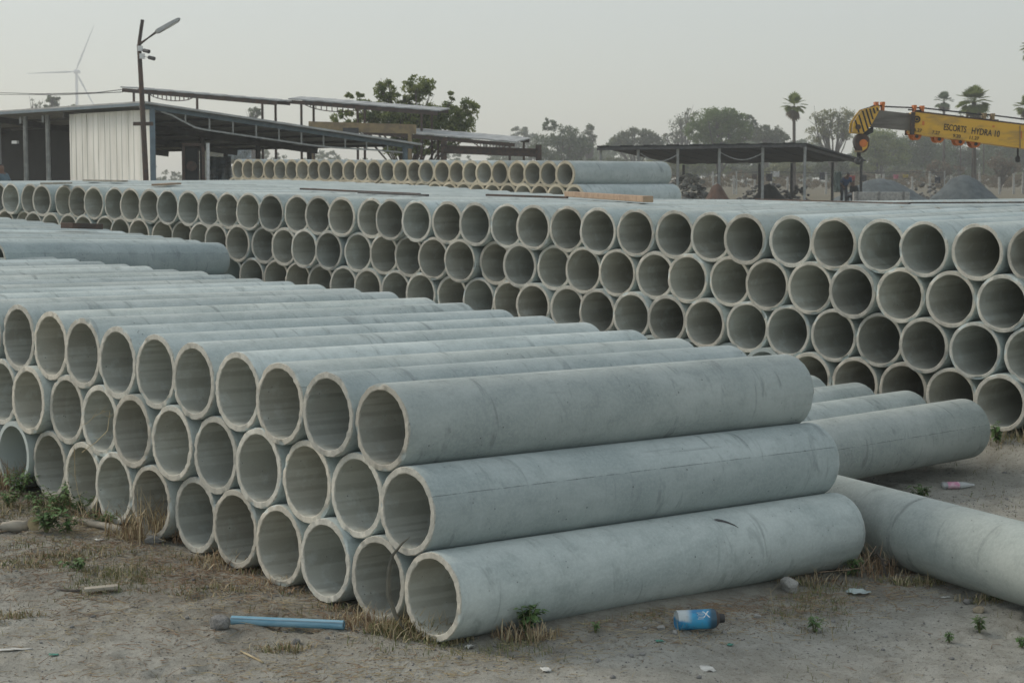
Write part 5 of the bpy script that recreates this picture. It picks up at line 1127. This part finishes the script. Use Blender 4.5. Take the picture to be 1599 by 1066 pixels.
clump('dry tuft under the middle of the lowest pipe beside the leafy weed', 818, 996, .13, .14, 0, [B_(170), D_(120)], squash=.5)
clump('dry twiggy tuft at the far end of the lowest pipe', 1362, 892, .17, .20, 0, [B_(240), D_(90)], squash=.6)
clump('dry tuft lying along the lower right end of the lowest pipe', 1290, 908, .16, .10, 0, [B_(170), D_(70)], lean=1.0, squash=.4)
clump('yellow-green grass mat before the stray pipe', 1428, 908, .17, .09, 0, [D_(200), G2(230)], lean=.9, squash=.4)
clump('dry grass tuft along the foot of the stray pipe at right', 1540, 938, .12, .09, 0, [D_(120), G2(100)], squash=.4)
clump('rusty tall tuft at the left edge before the bottom pipes', 24, 760, .13, .27, 0, [B_(190), D_(80), G2(60)])
clump('dry tuft below the left end of the bottom row', 110, 790, .2, .14, 0, [D_(220), G2(200), B_(80)], lean=.8)
clump('dry tuft at the foot of the rear stack far right', 1575, 705, .18, .12, 0, [D_(150), G2(120)], lean=.7)
clump('pale straw tuft below the second bottom pipe mouth from left', 150, 815, .14, .16, 0, [D_(200), B_(120)], lean=.8)
clump('pale straw tangle right of the tall brown tuft', 345, 880, .16, .13, 0, [D_(220), B_(120)], lean=1.0)
clump('pale straw tangle between the stack and the blue tube', 430, 912, .14, .08, 0, [D_(160), B_(120)], lean=1.1)
clump('small straw tuft before the blue can', 1110, 990, .07, .05, 0, [D_(50), B_(20)], lean=1.0)
for k, (x, y) in enumerate(((255, 838), (322, 872), (392, 893), (462, 925), (535, 950), (600, 978))):
    clump('low dry tuft at the foot of the front stack, ' + ordinal(k + 1) + ' of six from the left', x, y, .10, .07, 0, [D_(60), B_(90), G2(40)], lean=.9, squash=.5)
for k, (x, y, r_, nm) in enumerate(((20, 800, .22, 'below the weeds at the left edge'), (150, 862, .24, 'below the long bleached branch'), (90, 868, .2, 'between the wood disc and the flat slab'), (205, 895, .2, 'right of the flat pale slab'), (40, 880, .2, 'above the dark stick at left'), (10, 958, .14, 'at the left edge on the bare sand'), (330, 925, .2, 'above the round grey stone'), (440, 1008, .12, 'below the blue tube'), (690, 1000, .12, 'before the rim of the lowest pipe'), (1250, 912, .14, 'right of the pale concrete lump'))):
    clump('sparse low grass patch ' + nm, x, y, r_, .075, 0, [G2(150), D_(130), B_(40)], lean=.9, squash=.45, group='low grass patches')
def weed(label, px, py, h, stems, leaf, seed, spread=.5, mat='weed', group='green weeds'):
    r_ = random.Random(seed); c = gnd(px, py); t = empty('leafy_weed', c); ms = MB(); V, F = [], []
    for s in range(stems):
        az = r_.uniform(0, 6.28); ln = r_.uniform(.1, spread); top = Vector((math.cos(az) * ln * h, math.sin(az) * ln * h, h * r_.uniform(.6, 1))); mid = top * .5 + Vector((0, 0, h * .1)); ms.tube([(0, 0, -.01), mid, top], [.0022, .0016, .001], 5)
        for k in range(9):
            f_ = .25 + .75 * k / 8; q = (Vector((0, 0, 0)).lerp(mid, f_ * 2) if f_ < .5 else mid.lerp(top, f_ * 2 - 1)); la = r_.uniform(0, 6.28); d = Vector((math.cos(la), math.sin(la), r_.uniform(-.3, .5))).normalized(); sd = d.cross(Vector((0, 0, 1))).normalized(); L_ = leaf * r_.uniform(.6, 1.2); n0 = len(V); dr = Vector((0, 0, -.25 * L_))
            V += [q, q + d * L_ * .4 + sd * L_ * .3 + Vector((0, 0, .06 * L_)), q + d * L_ + dr, q + d * L_ * .4 - sd * L_ * .3 + Vector((0, 0, .06 * L_)), q + d * L_ * .45 - Vector((0, 0, .04 * L_))]; F += [(n0, n0 + 1, n0 + 4), (n0 + 1, n0 + 2, n0 + 4), (n0 + 2, n0 + 3, n0 + 4), (n0 + 3, n0, n0 + 4)]
    ms.build('stems', M['grass'], t); link('foliage', fast_mesh('foliage', [tuple(v) for v in V], F), M[mat], t); return tag(t, label, 'weed', group)
weed('dark leafy weed against the side of the lowest pipe', 824, 990, .135, 11, .048, 1)
weed('small green weed climbing the far end of the lowest pipe', 1332, 897, .11, 8, .036, 2)
weed('green weed at the right edge under the stray pipe', 1552, 938, .10, 10, .034, 3, .8)
weed('small green weed on the sand at the lower right', 1530, 985, .075, 7, .03, 4)
weed('small green seedling below the plastic sheet', 1272, 980, .08, 6, .03, 5)
weed('tiny green seedling near the right bottom corner', 1482, 1004, .05, 4, .022, 6)
weed('green seedling at the bottom right edge', 1596, 1010, .05, 6, .025, 7)
weed('bright green weed beyond the stray pipe', 1440, 778, .085, 8, .04, 8, .9)
weed('bright green weed at the mouth of the rear bottom pipe', 1556, 690, .13, 7, .045, 9)
weed('green weed cluster at the left edge by the bottom pipes', 30, 772, .14, 14, .045, 10, .9)
weed('green leafy weed left of the long bleached branch', 92, 800, .14, 12, .04, 11, .9)
weed('dark leafy weed beside the upright wood disc', 72, 830, .13, 12, .05, 12, .8)
weed('pale low weed in the sand below the left bottom pipes', 120, 890, .06, 10, .03, 13, 1.2)
weed('faint seedling left of the green plastic chips', 930, 985, .045, 5, .022, 14)
for k, (x, y) in enumerate(((60, 790), (128, 800), (12, 790), (105, 830), (160, 822))):
    weed('low green weed among dry grass at left, ' + ordinal(k + 1) + ' of five', x, y, .09, 9, .034, 40 + k, 1.0)
# long dry strap leaf standing before the two lowest pipe mouths
pts = [(640, 992), (618, 962), (607, 930), (606, 898), (612, 868), (628, 848), (640, 838)]; dl = gnd(640, 992).y; P = [at(x, y, dl + .02 + .01 * i) for i, (x, y) in enumerate(pts)]; c = gnd(640, 992); mb = MB(); wd = [.006, .009, .011, .010, .009, .006, .001]
for (a, wa), (b, wb) in zip(list(zip(P, wd))[:-1], list(zip(P, wd))[1:]):
    s = Vector((.9, .43, 0)); f_ = Vector((0, -.004, 0)); mb.poly([a - s * wa - c, a + f_ - c, b + f_ - c, b - s * wb - c]); mb.poly([a + f_ - c, a + s * wa - c, b + s * wb - c, b + f_ - c])
o = mb.build('strap_leaf', plain('withered_leaf', (0.16, 0.15, 0.12), (0.10, 0.10, 0.085), .8, 20)); o.location = c; o.modifiers.new('thickness', 'SOLIDIFY').thickness = .0015; tag(o, 'long withered strap leaf standing before the lowest pipe mouths', 'leaf')
def twig(label, pts, d0, r0, mat, seed, name='dry_twig'):
    P = [at(x, y, d0 + dd) for x, y, dd in pts]; c = P[0].copy(); mb = MB(); mb.tube([p - c for p in P], [r0 * (1 - .6 * i / (len(P) - 1)) for i in range(len(P))], 5); r_ = random.Random(seed)
    for i in range(1, len(P)):
        for k in range(2): q = P[i - 1].lerp(P[i], r_.random()) - c; mb.tube([q, q + Vector((r_.uniform(-1, 1), r_.uniform(-.5, .2), r_.uniform(-.6, 1))) * .06], [r0 * .5, r0 * .15], 4)
    o = mb.build(name, mat); o.location = c; return tag(o, label, 'twig', 'dry twigs')
dA = (A_O + A_U * (6.5 * D)).y
twig('dry vine hanging over a middle row pipe mouth at left', [(128, 706, -.05), (150, 690, -.05), (168, 672, -.05), (172, 640, -.05), (150, 648, -.05), (134, 662, -.05)], dA, .0028, M['straw'], 3)
twig('dry vine hanging down before a bottom row pipe at left', [(116, 700, -.05), (117, 740, -.06), (122, 770, -.06), (128, 790, -.06)], dA - .1, .0026, M['straw'], 4)
g0 = gnd(1362, 905).y
twig('forked dry branch lying against the far end of the lowest pipe', [(1280, 893, 0), (1322, 889, .05), (1345, 886, .05), (1358, 868, .05), (1368, 852, .1)], g0, .004, M['wood'], 5)
twig('dark curved dead stem before the stray pipe', [(1368, 862, 0), (1378, 875, 0), (1384, 900, 0)], g0 + .05, .011, M['bark'], 6)
for k, (x, y) in enumerate(((1280, 920), (1302, 1000), (1208, 950), (700, 985), (838, 1008), (1063, 1003), (1208, 1003))):
    g_ = gnd(x, y); twig('thin pale straw stalk standing in the sand, ' + ('left of the plastic sheet', 'at the lower right', 'right of the can', 'inside the lowest pipe mouth', 'below the leafy weed', 'below the blue can', 'right of the green chips')[k], [(x, y + 2, 0), (x - 3, y - 14, 0), (x - 6, y - 34, .01)], g_.y, .0016, M['straw'], 20 + k, 'straw_stalk')

# ---- loose straw, small stones and short grass: nobody could count them
def scatter(n, seed, zone):
    rng = np.random.default_rng(seed); out = []
    while len(out) < n:
        x = rng.uniform(-3.3, 3.6, n); y = rng.uniform(6.7, 12.4, n); fa = (x - A_O.x) * A_V.x + (y - A_O.y) * A_V.y; fu = (x - A_O.x) * A_U.x + (y - A_O.y) * A_U.y
        ft = np.clip(1 - np.clip(-fa, 0, 9) / 1.5, 0, 1) * (fa < .03) * (fu > -.75); sd = np.clip(1 - np.clip(-(fu + .55), 0, 9) / .5, 0, 1) * (fu < -.53) * (fa > -.1) * (fa < 3.2); free = ~((fa > 0.05) & (fa < 2.55) & (fu > -.5))
        pat = np.clip((fbm(x * 2.2, y * 2.2, 3, seed) - .36) * 3.4, 0, 1)
        w_ = {'litter': np.maximum(ft, sd * .9) * (.12 + pat * 1.1) + .05 * pat * pat, 'stone': .12 + .6 * pat * pat + .4 * np.maximum(ft, sd), 'grass': np.maximum(ft, sd * .6) * pat * pat + .05 * pat * pat}[zone] * free
        k = rng.uniform(0, 1.1, n) < w_; out += list(zip(x[k], y[k]))
    return np.array(out[:n]), rng
def litter(name, label, n, seed, mat, lmin, lmax, w_):
    P, rng = scatter(n, seed, 'litter'); l_ = rng.uniform(lmin, lmax, n) * rng.uniform(.4, 1, n); a = rng.uniform(0, 6.28, n); t = rng.normal(0, .14, n); d = np.stack([np.cos(a) * np.cos(t), np.sin(a) * np.cos(t), np.abs(np.sin(t))], 1) * l_[:, None]
    z = gz(P[:, 0], P[:, 1]); p0 = np.stack([P[:, 0], P[:, 1], z + w_ * .6], 1); p2 = p0 + d; z2 = gz(p2[:, 0], p2[:, 1]) + w_ * .6; p2[:, 2] = np.maximum(p2[:, 2], z2); p1 = (p0 + p2) / 2 + np.stack([-np.sin(a), np.cos(a), np.ones(n) * .3], 1) * (rng.normal(0, .10, n) * l_)[:, None]
    s = np.stack([-np.sin(a), np.cos(a), np.zeros(n)], 1) * w_; u = np.array([0, 0, w_ * 1.5]); tri = lambda q, f_: [q - s * f_, q + s * f_, q + u * f_]
    V = np.stack(tri(p0, 1) + tri(p1, .9) + tri(p2, .4), 1).reshape(-1, 3); b = np.arange(n)[:, None] * 9; F = []
    for o_ in (0, 3):
        for i in range(3): j = (i + 1) % 3; F.append(b + np.array([o_ + i, o_ + j, o_ + 3 + j, o_ + 3 + i]))
    tag(link(name, fast_mesh(name, V, np.concatenate(F)), mat), label, 'litter', kind='stuff')
litter('straw_litter', 'pale dry straw strewn over the sand along the front stack', 4200, 5, M['straw'], .02, .10, .0011)
litter('twig_litter', 'brown dead stalks strewn over the sand along the front stack', 5200, 6, M['straw_red'], .02, .10, .0012)
litter('grey_litter', 'dark chaff and leaf crumbs trodden into the sand', 2600, 7, plain('dark_chaff', (0.12, 0.10, 0.075), (0.07, 0.06, 0.05), .95, 12), .004, .014, .0016)
P, rng = scatter(5200, 8, 'stone'); sz = rng.uniform(.0015, .0065, len(P)) * (1 + 1.6 * (rng.uniform(0, 1, len(P)) > .96)); z = gz(P[:, 0], P[:, 1]); mass('pebbles', 'small grey pebbles and crumbs scattered over the sand', 'pebbles', [(x, y, zz + s * .2, s) for (x, y), zz, s in zip(P, z, sz)], M['rock'])
P, rng = scatter(3200, 18, 'stone'); sz = rng.uniform(.0015, .005, len(P)); z = gz(P[:, 0], P[:, 1]); mass('pale_grit', 'pale cement crumbs and grit scattered over the sand', 'grit', [(x, y, zz + s * .2, s) for (x, y), zz, s in zip(P, z, sz)], M['rock_pale'])
P, rng = scatter(7500, 9, 'grass'); V, F = blades(np.stack([P[:, 0], P[:, 1], gz(P[:, 0], P[:, 1]) - .003], 1), rng.uniform(.015, .05, len(P)), .7, .0016, rng, .7)
tag(link('short_grass', fast_mesh('short_grass', V, F), M['grass']), 'short sparse yellow-green grass along the foot of the front stack', 'grass', kind='stuff')

# ================================================================== haze
mb = MB(); mb.hexa([(-900, -70, -2.5), (900, -70, -2.5), (900, 1600, -2.5), (-900, 1600, -2.5), (-900, -70, 135), (900, -70, 135), (900, 1600, 135), (-900, 1600, 135)])
hm = bpy.data.materials.new('haze'); hm.use_nodes = True; n = hm.node_tree; n.nodes.remove(n.nodes['Principled BSDF']); pv = n.nodes.new('ShaderNodeVolumePrincipled')
pv.inputs['Color'].default_value = (0.93, 0.95, 0.96, 1); pv.inputs['Density'].default_value = HAZE; pv.inputs['Anisotropy'].default_value = 0.2; n.links.new(pv.outputs[0], n.nodes['Material Output'].inputs['Volume'])
o = mb.build('haze', hm); tag(o, 'pale dry-season haze over the yard and the far trees', 'haze', kind='stuff')
